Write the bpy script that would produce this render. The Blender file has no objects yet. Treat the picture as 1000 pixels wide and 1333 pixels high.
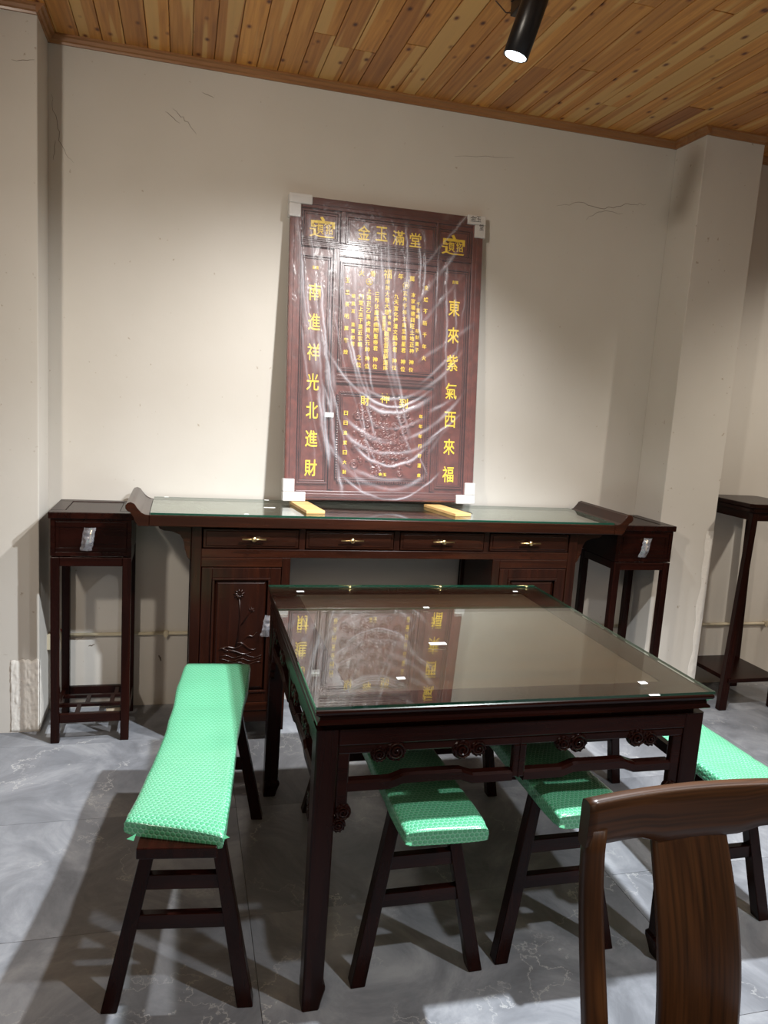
import bpy, bmesh, math, random
from math import sin, cos, pi, radians, sqrt, exp, atan2
from mathutils import Vector, Matrix, noise
random.seed(7)
C = bpy.context.scene.collection
scn = bpy.context.scene

# ------------------------------------------------------------------ camera
CAM = Vector((0.5743, -3.6383, 1.5446)); FPX = 986.64
yaw, pitch, roll = 0.2651, -0.1504, 0.0656
cf = Vector((sin(yaw)*cos(pitch), cos(yaw)*cos(pitch), sin(pitch)))
cr = Vector((cos(yaw), -sin(yaw), 0)); cu = cr.cross(cf)
cr, cu = cr*cos(roll)+cu*sin(roll), -cr*sin(roll)+cu*cos(roll)
cam = bpy.data.cameras.new('camera'); co = bpy.data.objects.new('camera', cam); C.objects.link(co)
M = Matrix((cr, cu, -cf)).transposed().to_4x4(); M.translation = CAM
co.matrix_world = M
cam.sensor_fit = 'VERTICAL'; cam.sensor_height = 36; cam.lens = FPX/1333*36; cam.clip_start = 0.02
scn.camera = co

# ------------------------------------------------------------------ world, lights, exposure
w = bpy.data.worlds.new('world'); scn.world = w; w.use_nodes = True
w.node_tree.nodes['Background'].inputs[0].default_value = (1.0, 0.80, 0.58, 1)
w.node_tree.nodes['Background'].inputs[1].default_value = 0.14
vs = scn.view_settings
vs.view_transform = 'Standard'; vs.look = 'None'; vs.gamma = 1; vs.use_curve_mapping = False
vs.exposure = 0.97
scn.cycles.max_bounces = 8; scn.cycles.caustics_reflective = True; scn.cycles.caustics_refractive = False
scn.cycles.transparent_max_bounces = 12
SPOTS = [ # name, position, aim, watts, colour, cone degrees, blend, radius
    ('spot_over_sideboard', (1.575, -1.19, 2.62), (1.05, -0.50, .5), 104, (1, .985, .96), 124, 1.0, .030),
    ('spot_over_table', (1.88, -1.95, 2.68), (1.35, -1.75, 0.0), 250, (.90, .955, 1), 112, .7, .030),
    ('spot_over_front', (2.3, -3.2, 2.68), (1.7, -2.5, 0), 70, (.93, .97, 1), 110, .9, .04),
    ('spot_right_bay', (4.5, -1.9, 2.68), (4.0, -0.2, .8), 60, (1, .92, .80), 80, .8, .05),
    ('spot_near_camera', (-0.7, -3.2, 2.68), (1.5, 0.0, 1.4), 88, (1, .90, .77), 80, 1, .09),
]
for n, p, t, e, c, ang, bl, rad in SPOTS:
    l = bpy.data.lights.new(n, 'SPOT'); l.energy = e; l.color = c; l.spot_size = radians(ang); l.spot_blend = bl
    l.shadow_soft_size = rad
    o = bpy.data.objects.new(n, l); C.objects.link(o); o.location = p
    o.rotation_euler = (Vector(t)-Vector(p)).to_track_quat('-Z', 'Y').to_euler()
for n, p, sz, e, c in (('warm_fill_room', (0.5, -6.0, 2.85), 2.2, 22, (1, .80, .58)), ('warm_fill_right', (4.6, -4.6, 2.85), 1.4, 14, (1, .82, .62))):  # added warm area fills for the ambient light, not fixtures of the room
    l = bpy.data.lights.new(n, 'AREA'); l.energy = e; l.color = c; l.size = sz
    o = bpy.data.objects.new(n, l); C.objects.link(o); o.location = p

# ------------------------------------------------------------------ material helpers
def mat(name):
    m = bpy.data.materials.new(name); m.use_nodes = True
    return m, m.node_tree.nodes, m.node_tree.links, m.node_tree.nodes['Principled BSDF']
def N(ns, t, **kw):
    n = ns.new(t)
    for k, v in kw.items():
        if isinstance(k, str) and hasattr(n, k): setattr(n, k, v)
    return n
def ramp(ns, stops):
    r = ns.new('ShaderNodeValToRGB'); e = r.color_ramp.elements
    while len(e) > 1: e.remove(e[0])
    e[0].position = stops[0][0]; e[0].color = (*stops[0][1], 1)
    for p, c in stops[1:]:
        x = e.new(p); x.color = (*c, 1)
    return r
def simple(name, col, rough=.5, metal=0, spec=.5, bump=None, coat=0):
    m, ns, ls, b = mat(name)
    b.inputs['Base Color'].default_value = (*col, 1); b.inputs['Roughness'].default_value = rough
    b.inputs['Metallic'].default_value = metal; b.inputs['Specular IOR Level'].default_value = spec
    b.inputs['Coat Weight'].default_value = coat
    if bump:
        tx = ns.new('ShaderNodeTexCoord'); n = ns.new('ShaderNodeTexNoise'); n.inputs['Scale'].default_value = bump[0]; n.inputs['Detail'].default_value = 4
        bp = ns.new('ShaderNodeBump'); bp.inputs['Strength'].default_value = bump[1]; bp.inputs['Distance'].default_value = .002
        ls.new(tx.outputs['Object'], n.inputs['Vector']); ls.new(n.outputs['Fac'], bp.inputs['Height']); ls.new(bp.outputs[0], b.inputs['Normal'])
    return m
def wood(name, dark, light, rough, axis=2, scale=26, coat=.4, stretch=14, spec=.5):
    m, ns, ls, b = mat(name)
    tx = ns.new('ShaderNodeTexCoord'); mp = ns.new('ShaderNodeMapping')
    s = [scale]*3; s[axis] = scale/stretch; mp.inputs['Scale'].default_value = s
    n = ns.new('ShaderNodeTexNoise'); n.inputs['Scale'].default_value = 1; n.inputs['Detail'].default_value = 6; n.inputs['Roughness'].default_value = .6; n.inputs['Distortion'].default_value = .6
    r = ramp(ns, [(.3, dark), (.55, tuple((a+c)/2 for a, c in zip(dark, light))), (.75, light)])
    ls.new(tx.outputs['Object'], mp.inputs['Vector']); ls.new(mp.outputs[0], n.inputs['Vector'])
    ls.new(n.outputs['Fac'], r.inputs[0]); ls.new(r.outputs[0], b.inputs['Base Color'])
    b.inputs['Roughness'].default_value = rough; b.inputs['Coat Weight'].default_value = coat; b.inputs['Coat Roughness'].default_value = .15
    b.inputs['Specular IOR Level'].default_value = spec
    bp = ns.new('ShaderNodeBump'); bp.inputs['Strength'].default_value = .12; bp.inputs['Distance'].default_value = .001
    ls.new(n.outputs['Fac'], bp.inputs['Height']); ls.new(bp.outputs[0], b.inputs['Normal'])
    return m
D1, D2 = (.0060, .0011, .0007), (.021, .0040, .0022)
WX = wood('rosewood_grain_x', D1, D2, .27, 0, coat=.0, spec=.16)
WY = wood('rosewood_grain_y', D1, D2, .27, 1, coat=.0, spec=.16)
WZ = wood('rosewood_grain_z', D1, D2, .27, 2, coat=.0, spec=.16)
SBX = wood('sideboard_wood_x', (.010, .0028, .0016), (.034, .0088, .0036), .24, 0, coat=0, spec=.35)
SBZ = wood('sideboard_wood_z', (.009, .0025, .0015), (.027, .0068, .0031), .26, 2, coat=0, spec=.32)
PNL = wood('panel_wood', (.075, .017, .012), (.19, .045, .030), .38, 2, coat=.2)
PNLD = wood('panel_frame_wood', (.055, .013, .010), (.14, .033, .022), .35, 0, coat=.3)
BLK = wood('block_pine', (.52, .30, .10), (.75, .50, .22), .6, 0, 20, 0)
def walnut():
    m, ns, ls, b = mat('walnut')
    tx = ns.new('ShaderNodeTexCoord'); mp = ns.new('ShaderNodeMapping'); mp.inputs['Scale'].default_value = (9, .8, 9)
    n = ns.new('ShaderNodeTexNoise'); n.inputs['Scale'].default_value = 1.2; n.inputs['Detail'].default_value = 2; n.inputs['Distortion'].default_value = .5
    mp2 = ns.new('ShaderNodeMapping'); mp2.inputs['Scale'].default_value = (130, 6, 130)
    n2 = ns.new('ShaderNodeTexNoise'); n2.inputs['Scale'].default_value = 1; n2.inputs['Detail'].default_value = 5
    ls.new(tx.outputs['UV'], mp.inputs[0]); ls.new(tx.outputs['UV'], mp2.inputs[0])
    ls.new(mp.outputs[0], n.inputs[0]); ls.new(mp2.outputs[0], n2.inputs[0])
    r = ramp(ns, [(.3, (.018, .0066, .0026)), (.5, (.055, .0215, .0070)), (.6, (.034, .0125, .0042)), (.72, (.13, .054, .017))])
    r2 = ramp(ns, [(.3, (.35, .35, .35)), (.6, (1.15, 1.1, 1.05))])
    mx = ns.new('ShaderNodeMix'); mx.data_type = 'RGBA'; mx.blend_type = 'MULTIPLY'; mx.inputs[0].default_value = .85
    ls.new(n.outputs['Fac'], r.inputs[0]); ls.new(n2.outputs['Fac'], r2.inputs[0])
    ls.new(r.outputs[0], mx.inputs[6]); ls.new(r2.outputs[0], mx.inputs[7]); ls.new(mx.outputs[2], b.inputs['Base Color'])
    b.inputs['Roughness'].default_value = .36; b.inputs['Specular IOR Level'].default_value = .3; b.inputs['Coat Weight'].default_value = .16; b.inputs['Coat Roughness'].default_value = .2
    bp = ns.new('ShaderNodeBump'); bp.inputs['Strength'].default_value = .15; bp.inputs['Distance'].default_value = .0008
    ls.new(n2.outputs['Fac'], bp.inputs['Height']); ls.new(bp.outputs[0], b.inputs['Normal'])
    return m
WAL = walnut()
GOLD = simple('brushed_gold', (.80, .58, .28), .28, 1)
GOLDP = simple('gold_paint', (.90, .62, .03), .42, 0, .6)
STICK = simple('white_sticker', (.85, .85, .84), .4)
FOAM = simple('white_foam', (.62, .61, .60), .7, bump=(60, .3))
BLACKM = simple('black_metal', (.006, .006, .008), .33, 0, .5)
CREAM = simple('cream_plastic', (.62, .55, .40), .35)
REDW = simple('red_wire', (.35, .02, .015), .4)
INK = simple('marker_ink', (.03, .03, .035), .6)
GROUT = simple('grout', (.42, .41, .39), .8)
GEDGE = simple('glass_edge_green', (.004, .045, .028), .08, 0, .6, coat=1)
def fres(ns, ls, ior):
    # a thin pane: reflect alike from either side of each face
    g = ns.new('ShaderNodeNewGeometry'); f = ns.new('ShaderNodeFresnel')
    m_ = ns.new('ShaderNodeMix'); m_.data_type = 'FLOAT'; m_.inputs[2].default_value = ior; m_.inputs[3].default_value = 1/ior
    ls.new(g.outputs['Backfacing'], m_.inputs[0]); ls.new(m_.outputs[0], f.inputs[0]); return f
def glassmat():
    m, ns, ls, b = mat('clear_glass'); ns.remove(b)
    t = ns.new('ShaderNodeBsdfTransparent'); t.inputs[0].default_value = (.93, .97, .94, 1)
    g = ns.new('ShaderNodeBsdfGlossy'); g.inputs['Roughness'].default_value = .006; g.inputs[0].default_value = (.97, 1, .98, 1)
    f = fres(ns, ls, 1.52)
    mx = ns.new('ShaderNodeMixShader'); ls.new(f.outputs[0], mx.inputs[0]); ls.new(t.outputs[0], mx.inputs[1]); ls.new(g.outputs[0], mx.inputs[2])
    ls.new(mx.outputs[0], ns['Material Output'].inputs[0])
    return m
GLASS = glassmat()
def filmmat(name, haze, gl, bscale=220, fold=0, rough=.2):
    m, ns, ls, b = mat(name); ns.remove(b)
    tx = ns.new('ShaderNodeTexCoord'); n = ns.new('ShaderNodeTexNoise'); n.inputs['Scale'].default_value = bscale; n.inputs['Detail'].default_value = 3
    n2 = ns.new('ShaderNodeTexNoise'); n2.inputs['Scale'].default_value = 28; n2.inputs['Detail'].default_value = 4; n2.inputs['Distortion'].default_value = 1.5
    ad = ns.new('ShaderNodeMath'); ad.operation = 'MULTIPLY_ADD'; ad.inputs[1].default_value = .06
    bp = ns.new('ShaderNodeBump'); bp.inputs['Strength'].default_value = .35; bp.inputs['Distance'].default_value = .004
    ls.new(tx.outputs['Object'], n.inputs[0]); ls.new(tx.outputs['Object'], n2.inputs[0]); ls.new(n.outputs[0], ad.inputs[0]); ls.new(n2.outputs[0], ad.inputs[2]); ls.new(ad.outputs[0], bp.inputs['Height'])
    t = ns.new('ShaderNodeBsdfTransparent'); g = ns.new('ShaderNodeBsdfGlossy'); g.inputs['Roughness'].default_value = rough
    d = ns.new('ShaderNodeBsdfDiffuse'); d.inputs[0].default_value = (.80, .80, .88, 1)
    ls.new(bp.outputs[0], g.inputs['Normal']); ls.new(bp.outputs[0], d.inputs['Normal'])
    f = fres(ns, ls, 1.45); ls.new(bp.outputs[0], f.inputs['Normal'])
    mu = ns.new('ShaderNodeMath'); mu.operation = 'MULTIPLY_ADD'; mu.inputs[1].default_value = .38; mu.inputs[2].default_value = gl; ls.new(f.outputs[0], mu.inputs[0]); mu.use_clamp = True
    m1 = ns.new('ShaderNodeMixShader'); m1.inputs[0].default_value = haze; ls.new(t.outputs[0], m1.inputs[1]); ls.new(d.outputs[0], m1.inputs[2])
    if fold:   # white painted along the creases as glare streaks; the film is doubled there too
        at = ns.new('ShaderNodeAttribute'); at.attribute_name = 'crease_glare'
        mf = ns.new('ShaderNodeMath'); mf.operation = 'MULTIPLY_ADD'; mf.inputs[1].default_value = fold; mf.inputs[2].default_value = haze; mf.use_clamp = True
        ls.new(at.outputs['Fac'], mf.inputs[0]); ls.new(mf.outputs[0], m1.inputs[0])
    m2 = ns.new('ShaderNodeMixShader'); ls.new(mu.outputs[0], m2.inputs[0]); ls.new(m1.outputs[0], m2.inputs[1]); ls.new(g.outputs[0], m2.inputs[2])
    ls.new(m2.outputs[0], ns['Material Output'].inputs[0])
    return m
FILM = filmmat('clear_wrap_film', .055, .0, fold=.5, rough=.24)
BAG = filmmat('clear_bag', .22, .16, 60, rough=.14)
def bubblemat():
    m, ns, ls, b = mat('green_bubble_wrap')
    tx = ns.new('ShaderNodeTexCoord')
    P = .0125; r3 = sqrt(3)
    sc = ns.new('ShaderNodeVectorMath'); sc.operation = 'SCALE'; sc.inputs['Scale'].default_value = 1/P
    ls.new(tx.outputs['UV'], sc.inputs[0])
    def cell(off):
        a = ns.new('ShaderNodeVectorMath'); a.operation = 'ADD'; a.inputs[1].default_value = off
        ls.new(sc.outputs[0], a.inputs[0])
        wv = ns.new('ShaderNodeVectorMath'); wv.operation = 'WRAP'; wv.inputs[1].default_value = (.5, r3/2, 1); wv.inputs[2].default_value = (-.5, -r3/2, -1)
        ls.new(a.outputs[0], wv.inputs[0])
        ln = ns.new('ShaderNodeVectorMath'); ln.operation = 'LENGTH'; ls.new(wv.outputs[0], ln.inputs[0]); return ln.outputs['Value']
    mn = ns.new('ShaderNodeMath'); mn.operation = 'MINIMUM'; ls.new(cell((0, 0, 0)), mn.inputs[0]); ls.new(cell((.5, r3/2, 0)), mn.inputs[1])
    r = ramp(ns, [(.0, (.085, .37, .20)), (.34, (.075, .34, .18)), (.44, (.14, .45, .275)), (.50, (.19, .50, .33))])
    ls.new(mn.outputs[0], r.inputs[0]); ls.new(r.outputs[0], b.inputs['Base Color'])
    h = ns.new('ShaderNodeMapRange'); h.inputs[1].default_value = .30; h.inputs[2].default_value = .46; h.inputs[3].default_value = 1; h.inputs[4].default_value = 0
    h.interpolation_type = 'SMOOTHSTEP'
    ls.new(mn.outputs[0], h.inputs[0])
    n = ns.new('ShaderNodeTexNoise'); n.inputs['Scale'].default_value = 14; n.inputs['Detail'].default_value = 4; ls.new(tx.outputs['Object'], n.inputs[0])
    ad = ns.new('ShaderNodeMath'); ad.operation = 'MULTIPLY_ADD'; ad.inputs[1].default_value = 1.5; ls.new(n.outputs[0], ad.inputs[0]); ls.new(h.outputs[0], ad.inputs[2])
    bp = ns.new('ShaderNodeBump'); bp.inputs['Strength'].default_value = .55; bp.inputs['Distance'].default_value = .003
    ls.new(ad.outputs[0], bp.inputs['Height']); ls.new(bp.outputs[0], b.inputs['Normal'])
    b.inputs['Roughness'].default_value = .28; b.inputs['Coat Weight'].default_value = .5; b.inputs['Coat Roughness'].default_value = .12
    b.inputs['Transmission Weight'].default_value = 0
    return m
BUB = bubblemat()
def wallmat(name, c1, c2, patch=False):
    m, ns, ls, b = mat(name)
    tx = ns.new('ShaderNodeTexCoord')
    n = ns.new('ShaderNodeTexNoise'); n.inputs['Scale'].default_value = 1.6; n.inputs['Detail'].default_value = 5; ls.new(tx.outputs['Object'], n.inputs[0])
    r = ramp(ns, [(.35, c1), (.65, c2)]); ls.new(n.outputs[0], r.inputs[0])
    col = r.outputs[0]
    # scuffs: sparse small brown specks
    v = ns.new('ShaderNodeTexNoise'); v.inputs['Scale'].default_value = 38; v.inputs['Detail'].default_value = 3; ls.new(tx.outputs['Object'], v.inputs[0])
    rv = ramp(ns, [(.0, (1, 1, 1)), (.70, (1, 1, 1)), (.76, (.62, .54, .46))]); ls.new(v.outputs[0], rv.inputs[0])
    mx = ns.new('ShaderNodeMix'); mx.data_type = 'RGBA'; mx.blend_type = 'MULTIPLY'; mx.inputs[0].default_value = .8
    ls.new(col, mx.inputs[6]); ls.new(rv.outputs[0], mx.inputs[7]); ls.new(mx.outputs[2], b.inputs['Base Color'])
    n2 = ns.new('ShaderNodeTexNoise'); n2.inputs['Scale'].default_value = 9 if not patch else 22; n2.inputs['Detail'].default_value = 6; ls.new(tx.outputs['Object'], n2.inputs[0])
    bp = ns.new('ShaderNodeBump'); bp.inputs['Strength'].default_value = .15 if not patch else .6; bp.inputs['Distance'].default_value = .01
    ls.new(n2.outputs[0], bp.inputs['Height']); ls.new(bp.outputs[0], b.inputs['Normal'])
    b.inputs['Roughness'].default_value = .75; b.inputs['Specular IOR Level'].default_value = .25
    return m
WALL = wallmat('cream_wall_paint', (.60, .57, .52), (.64, .61, .565))
PATCH = wallmat('white_filler', (.74, .71, .66), (.80, .77, .72), True)
def marble():
    m, ns, ls, b = mat('grey_marble_tile')
    tx = ns.new('ShaderNodeTexCoord'); oi = ns.new('ShaderNodeObjectInfo')
    ad = ns.new('ShaderNodeVectorMath'); ad.operation = 'MULTIPLY_ADD'
    mul = ns.new('ShaderNodeMath'); mul.operation = 'MULTIPLY'; mul.inputs[1].default_value = 37; ls.new(oi.outputs['Random'], mul.inputs[0])
    cb = ns.new('ShaderNodeCombineXYZ'); ls.new(mul.outputs[0], cb.inputs[2])
    a2 = ns.new('ShaderNodeVectorMath'); a2.operation = 'ADD'; ls.new(tx.outputs['Object'], a2.inputs[0]); ls.new(cb.outputs[0], a2.inputs[1])
    P = a2.outputs[0]
    n = ns.new('ShaderNodeTexNoise'); n.inputs['Scale'].default_value = 3.2; n.inputs['Detail'].default_value = 9; n.inputs['Roughness'].default_value = .68; n.inputs['Distortion'].default_value = .8; ls.new(P, n.inputs[0])
    r = ramp(ns, [(.34, (.150, .156, .172)), (.5, (.225, .233, .255)), (.66, (.34, .348, .37))]); ls.new(n.outputs[0], r.inputs[0])
    nd = ns.new('ShaderNodeTexNoise'); nd.inputs['Scale'].default_value = 5; nd.inputs['Detail'].default_value = 9; nd.inputs['Roughness'].default_value = .62; ls.new(P, nd.inputs[0])
    mxv = ns.new('ShaderNodeMix'); mxv.data_type = 'RGBA'; mxv.blend_type = 'LINEAR_LIGHT'; mxv.inputs[0].default_value = .30; ls.new(P, mxv.inputs[6]); ls.new(nd.outputs['Color'], mxv.inputs[7])
    v = ns.new('ShaderNodeTexVoronoi'); v.feature = 'DISTANCE_TO_EDGE'; v.inputs['Scale'].default_value = 1.9; ls.new(mxv.outputs[2], v.inputs[0])
    nm = ns.new('ShaderNodeTexNoise'); nm.inputs['Scale'].default_value = 4.5; nm.inputs['Detail'].default_value = 2; ls.new(P, nm.inputs[0])
    rm = ramp(ns, [(.40, (0, 0, 0)), (.66, (.8, .8, .8))]); ls.new(nm.outputs[0], rm.inputs[0])
    rv = ramp(ns, [(.0, (1, 1, 1)), (.005, (.35, .35, .35)), (.011, (0, 0, 0))]); ls.new(v.outputs[0], rv.inputs[0])
    mm = ns.new('ShaderNodeMath'); mm.operation = 'MULTIPLY'; ls.new(rv.outputs[0], mm.inputs[0]); ls.new(rm.outputs[0], mm.inputs[1])
    mc = ns.new('ShaderNodeMix'); mc.data_type = 'RGBA'; ls.new(mm.outputs[0], mc.inputs[0]); ls.new(r.outputs[0], mc.inputs[6]); mc.inputs[7].default_value = (.66, .65, .63, 1)
    ls.new(mc.outputs[2], b.inputs['Base Color'])
    b.inputs['Roughness'].default_value = .36; b.inputs['Specular IOR Level'].default_value = .4
    return m
MARB = marble()
def cedar():
    m, ns, ls, b = mat('cedar_plank')
    tx = ns.new('ShaderNodeTexCoord'); oi = ns.new('ShaderNodeObjectInfo')
    mul = ns.new('ShaderNodeMath'); mul.operation = 'MULTIPLY'; mul.inputs[1].default_value = 53; ls.new(oi.outputs['Random'], mul.inputs[0])
    cb = ns.new('ShaderNodeCombineXYZ'); ls.new(mul.outputs[0], cb.inputs[2])
    a2 = ns.new('ShaderNodeVectorMath'); a2.operation = 'ADD'; ls.new(tx.outputs['Object'], a2.inputs[0]); ls.new(cb.outputs[0], a2.inputs[1])
    mp = ns.new('ShaderNodeMapping'); mp.inputs['Scale'].default_value = (60, 2.2, 60); ls.new(a2.outputs[0], mp.inputs[0])
    n = ns.new('ShaderNodeTexNoise'); n.inputs['Scale'].default_value = 1; n.inputs['Detail'].default_value = 5; n.inputs['Distortion'].default_value = .4; ls.new(mp.outputs[0], n.inputs[0])
    r = ramp(ns, [(.3, (.42, .17, .036)), (.55, (.60, .275, .066)), (.75, (.70, .355, .10))]); ls.new(n.outputs[0], r.inputs[0])
    # whole-plank tone
    mul2 = ns.new('ShaderNodeMath'); mul2.operation = 'FRACT'; ls.new(mul.outputs[0], mul2.inputs[0])
    rt = ramp(ns, [(.0, (.62, .48, .50)), (.12, (.85, .74, .66)), (.5, (1, .95, .85)), (.8, (1.1, 1.02, .85)), (1, (1.25, 1.2, .95))]); ls.new(mul2.outputs[0], rt.inputs[0])
    mx = ns.new('ShaderNodeMix'); mx.data_type = 'RGBA'; mx.blend_type = 'MULTIPLY'; mx.inputs[0].default_value = 1; ls.new(r.outputs[0], mx.inputs[6]); ls.new(rt.outputs[0], mx.inputs[7])
    # pale sapwood stripe
    mp3 = ns.new('ShaderNodeMapping'); mp3.inputs['Scale'].default_value = (16, .55, 1); ls.new(a2.outputs[0], mp3.inputs[0])
    n3 = ns.new('ShaderNodeTexNoise'); n3.inputs['Scale'].default_value = 1; n3.inputs['Detail'].default_value = 1; ls.new(mp3.outputs[0], n3.inputs[0])
    r3 = ramp(ns, [(.55, (0, 0, 0)), (.585, (1, 1, 1))]); ls.new(n3.outputs[0], r3.inputs[0])
    mf = ns.new('ShaderNodeMath'); mf.operation = 'MULTIPLY'; mf.inputs[1].default_value = .75; ls.new(r3.outputs[0], mf.inputs[0])
    mx3 = ns.new('ShaderNodeMix'); mx3.data_type = 'RGBA'; ls.new(mf.outputs[0], mx3.inputs[0]); ls.new(mx.outputs[2], mx3.inputs[6]); mx3.inputs[7].default_value = (.74, .45, .155, 1)
    # knots
    mp4 = ns.new('ShaderNodeMapping'); mp4.inputs['Scale'].default_value = (14, 8, 14); ls.new(a2.outputs[0], mp4.inputs[0])
    v = ns.new('ShaderNodeTexVoronoi'); v.inputs['Scale'].default_value = 1; ls.new(mp4.outputs[0], v.inputs[0])
    rk = ramp(ns, [(.0, (.10, .035, .015)), (.07, (.20, .07, .03)), (.13, (.7, .6, .55)), (.2, (1, 1, 1))]); ls.new(v.outputs['Distance'], rk.inputs[0])
    mk = ns.new('ShaderNodeMix'); mk.data_type = 'RGBA'; mk.blend_type = 'MULTIPLY'; mk.inputs[0].default_value = 1; ls.new(mx3.outputs[2], mk.inputs[6]); ls.new(rk.outputs[0], mk.inputs[7])
    ls.new(mk.outputs[2], b.inputs['Base Color'])
    b.inputs['Roughness'].default_value = .42; b.inputs['Coat Weight'].default_value = .25; b.inputs['Coat Roughness'].default_value = .25
    return m
CED = cedar()
TRIMW = wood('trim_wood', (.24, .10, .035), (.38, .18, .065), .4, 0, 30, .2)
def emis(name, col, s):
    m, ns, ls, b = mat(name); b.inputs['Emission Color'].default_value = (*col, 1); b.inputs['Emission Strength'].default_value = s
    b.inputs['Base Color'].default_value = (.8, .8, .8, 1); return m
LENS = emis('lamp_lens', (.80, .93, 1), 3.5)

# ------------------------------------------------------------------ mesh helpers
class MB:
    def __init__(s): s.bm = bmesh.new(); s.uv = None
    def box(s, x0, x1, y0, y1, z0, z1, bev=.0, mtx=None):
        r = bmesh.ops.create_cube(s.bm, size=1)
        vs_ = r['verts']
        for v in vs_:
            v.co = Vector((x0+(v.co.x+.5)*(x1-x0), y0+(v.co.y+.5)*(y1-y0), z0+(v.co.z+.5)*(z1-z0)))
        if bev:
            es = list({e for v in vs_ for e in v.link_edges})
            rr = bmesh.ops.bevel(s.bm, geom=es, offset=bev, segments=2, affect='EDGES', profile=.5)
            vs_ = list({v for f in rr['faces'] for v in f.verts} | {v for v in vs_ if v.is_valid})
        if mtx is not None: bmesh.ops.transform(s.bm, matrix=mtx, verts=vs_)
        return s
    def hexa(s, a, b, bev=0):   # a: 4 bottom pts, b: 4 top pts (ccw)
        va = [s.bm.verts.new(p) for p in a]; vb = [s.bm.verts.new(p) for p in b]
        fs = [s.bm.faces.new(va[::-1]), s.bm.faces.new(vb)]
        for i in range(4): fs.append(s.bm.faces.new((va[i], va[(i+1) % 4], vb[(i+1) % 4], vb[i])))
        if bev:
            es = list({e for f in fs for e in f.edges}); bmesh.ops.bevel(s.bm, geom=es, offset=bev, segments=2, affect='EDGES', profile=.5)
        return s
    def tube(s, pts, r, seg=8, cap=True):
        pts = [Vector(p) for p in pts]; rings = []
        rr = r if isinstance(r, (list, tuple)) else [r]*len(pts)
        up = None
        for i, p in enumerate(pts):
            t = (pts[min(i+1, len(pts)-1)]-pts[max(i-1, 0)]).normalized()
            if up is None: up = Vector((0, 0, 1)) if abs(t.z) < .9 else Vector((1, 0, 0))
            a = t.cross(up)
            if a.length < 1e-4: a = t.cross(Vector((0, 1, 0)))
            a.normalize(); b_ = a.cross(t); up = b_
            rings.append([s.bm.verts.new(p+a*cos(2*pi*k/seg)*rr[i]+b_*sin(2*pi*k/seg)*rr[i]) for k in range(seg)])
        for i in range(len(rings)-1):
            for k in range(seg):
                s.bm.faces.new((rings[i][k], rings[i][(k+1) % seg], rings[i+1][(k+1) % seg], rings[i+1][k]))
        if cap: s.bm.faces.new(rings[0][::-1]); s.bm.faces.new(rings[-1])
        return s
    def prism(s, prof, o, ax, ay, az, bev=0):  # profile polygon (u,v) swept from o along az; u along ax, v along ay
        o, ax, ay, az = map(Vector, (o, ax, ay, az))
        a = [s.bm.verts.new(o+ax*u+ay*v) for u, v in prof]; b = [s.bm.verts.new(o+ax*u+ay*v+az) for u, v in prof]
        n = len(prof)
        fa = s.bm.faces.new(a); fb = s.bm.faces.new(b[::-1])
        for i in range(n): s.bm.faces.new((a[i], b[i], b[(i+1) % n], a[(i+1) % n]))
        if bev:
            es = list(fa.edges)+list(fb.edges); bmesh.ops.bevel(s.bm, geom=es, offset=bev, segments=1, affect='EDGES')
        return s
    def grid(s, nu, nv, fn, uvfn=None, closed_u=False):
        V = [[s.bm.verts.new(fn(i, j)) for j in range(nv)] for i in range(nu)]
        uvl = s.bm.loops.layers.uv.verify() if uvfn else None
        for i in range(nu if closed_u else nu-1):
            for j in range(nv-1):
                ii = [(i, j), (i+1, j), (i+1, j+1), (i, j+1)]
                f = s.bm.faces.new([V[a % nu][b] for a, b in ii]); f.smooth = True
                if uvfn:
                    for lp, (a, b) in zip(f.loops, ii): lp[uvl].uv = uvfn(a, b)
        return V
    def done(s, name, m, parent=None, smooth=False, recalc=True):
        if recalc: bmesh.ops.recalc_face_normals(s.bm, faces=s.bm.faces[:])
        me = bpy.data.meshes.new(name); s.bm.to_mesh(me); s.bm.free()
        if smooth:
            for p in me.polygons: p.use_smooth = True
        for mm in (m if isinstance(m, (list, tuple)) else [m]): me.materials.append(mm)
        o = bpy.data.objects.new(name, me); C.objects.link(o)
        if parent is not None: o.parent = parent
        return o
def link(name, me, parent=None, loc=(0, 0, 0), rot=(0, 0, 0), scale=(1, 1, 1)):
    o = bpy.data.objects.new(name, me); C.objects.link(o); o.location = loc; o.rotation_euler = rot; o.scale = scale
    if parent is not None: o.parent = parent
    return o
def box(name, m, x0, x1, y0, y1, z0, z1, bev=.0015, parent=None, struct=False):
    o = MB().box(x0, x1, y0, y1, z0, z1, bev).done(name, m, parent)
    if struct: o['kind'] = 'structure'
    return o
def thing(name, label, cat, loc=(0, 0, 0), rz=0, group=None):
    o = bpy.data.objects.new(name, None); C.objects.link(o); o.location = loc; o.rotation_euler = (0, 0, rz); o.empty_display_size = .1
    o['label'] = label; o['category'] = cat
    if group: o['group'] = group
    return o
def tag(o, label, cat, group=None):
    o['label'] = label; o['category'] = cat
    if group: o['group'] = group
    return o
def copy_tree(o, parent=None):
    c = o.copy(); C.objects.link(c)
    if parent is not None: c.parent = parent
    for ch in [x for x in bpy.data.objects if x.parent == o and x is not c]: copy_tree(ch, c)
    return c
_dg = None
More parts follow.
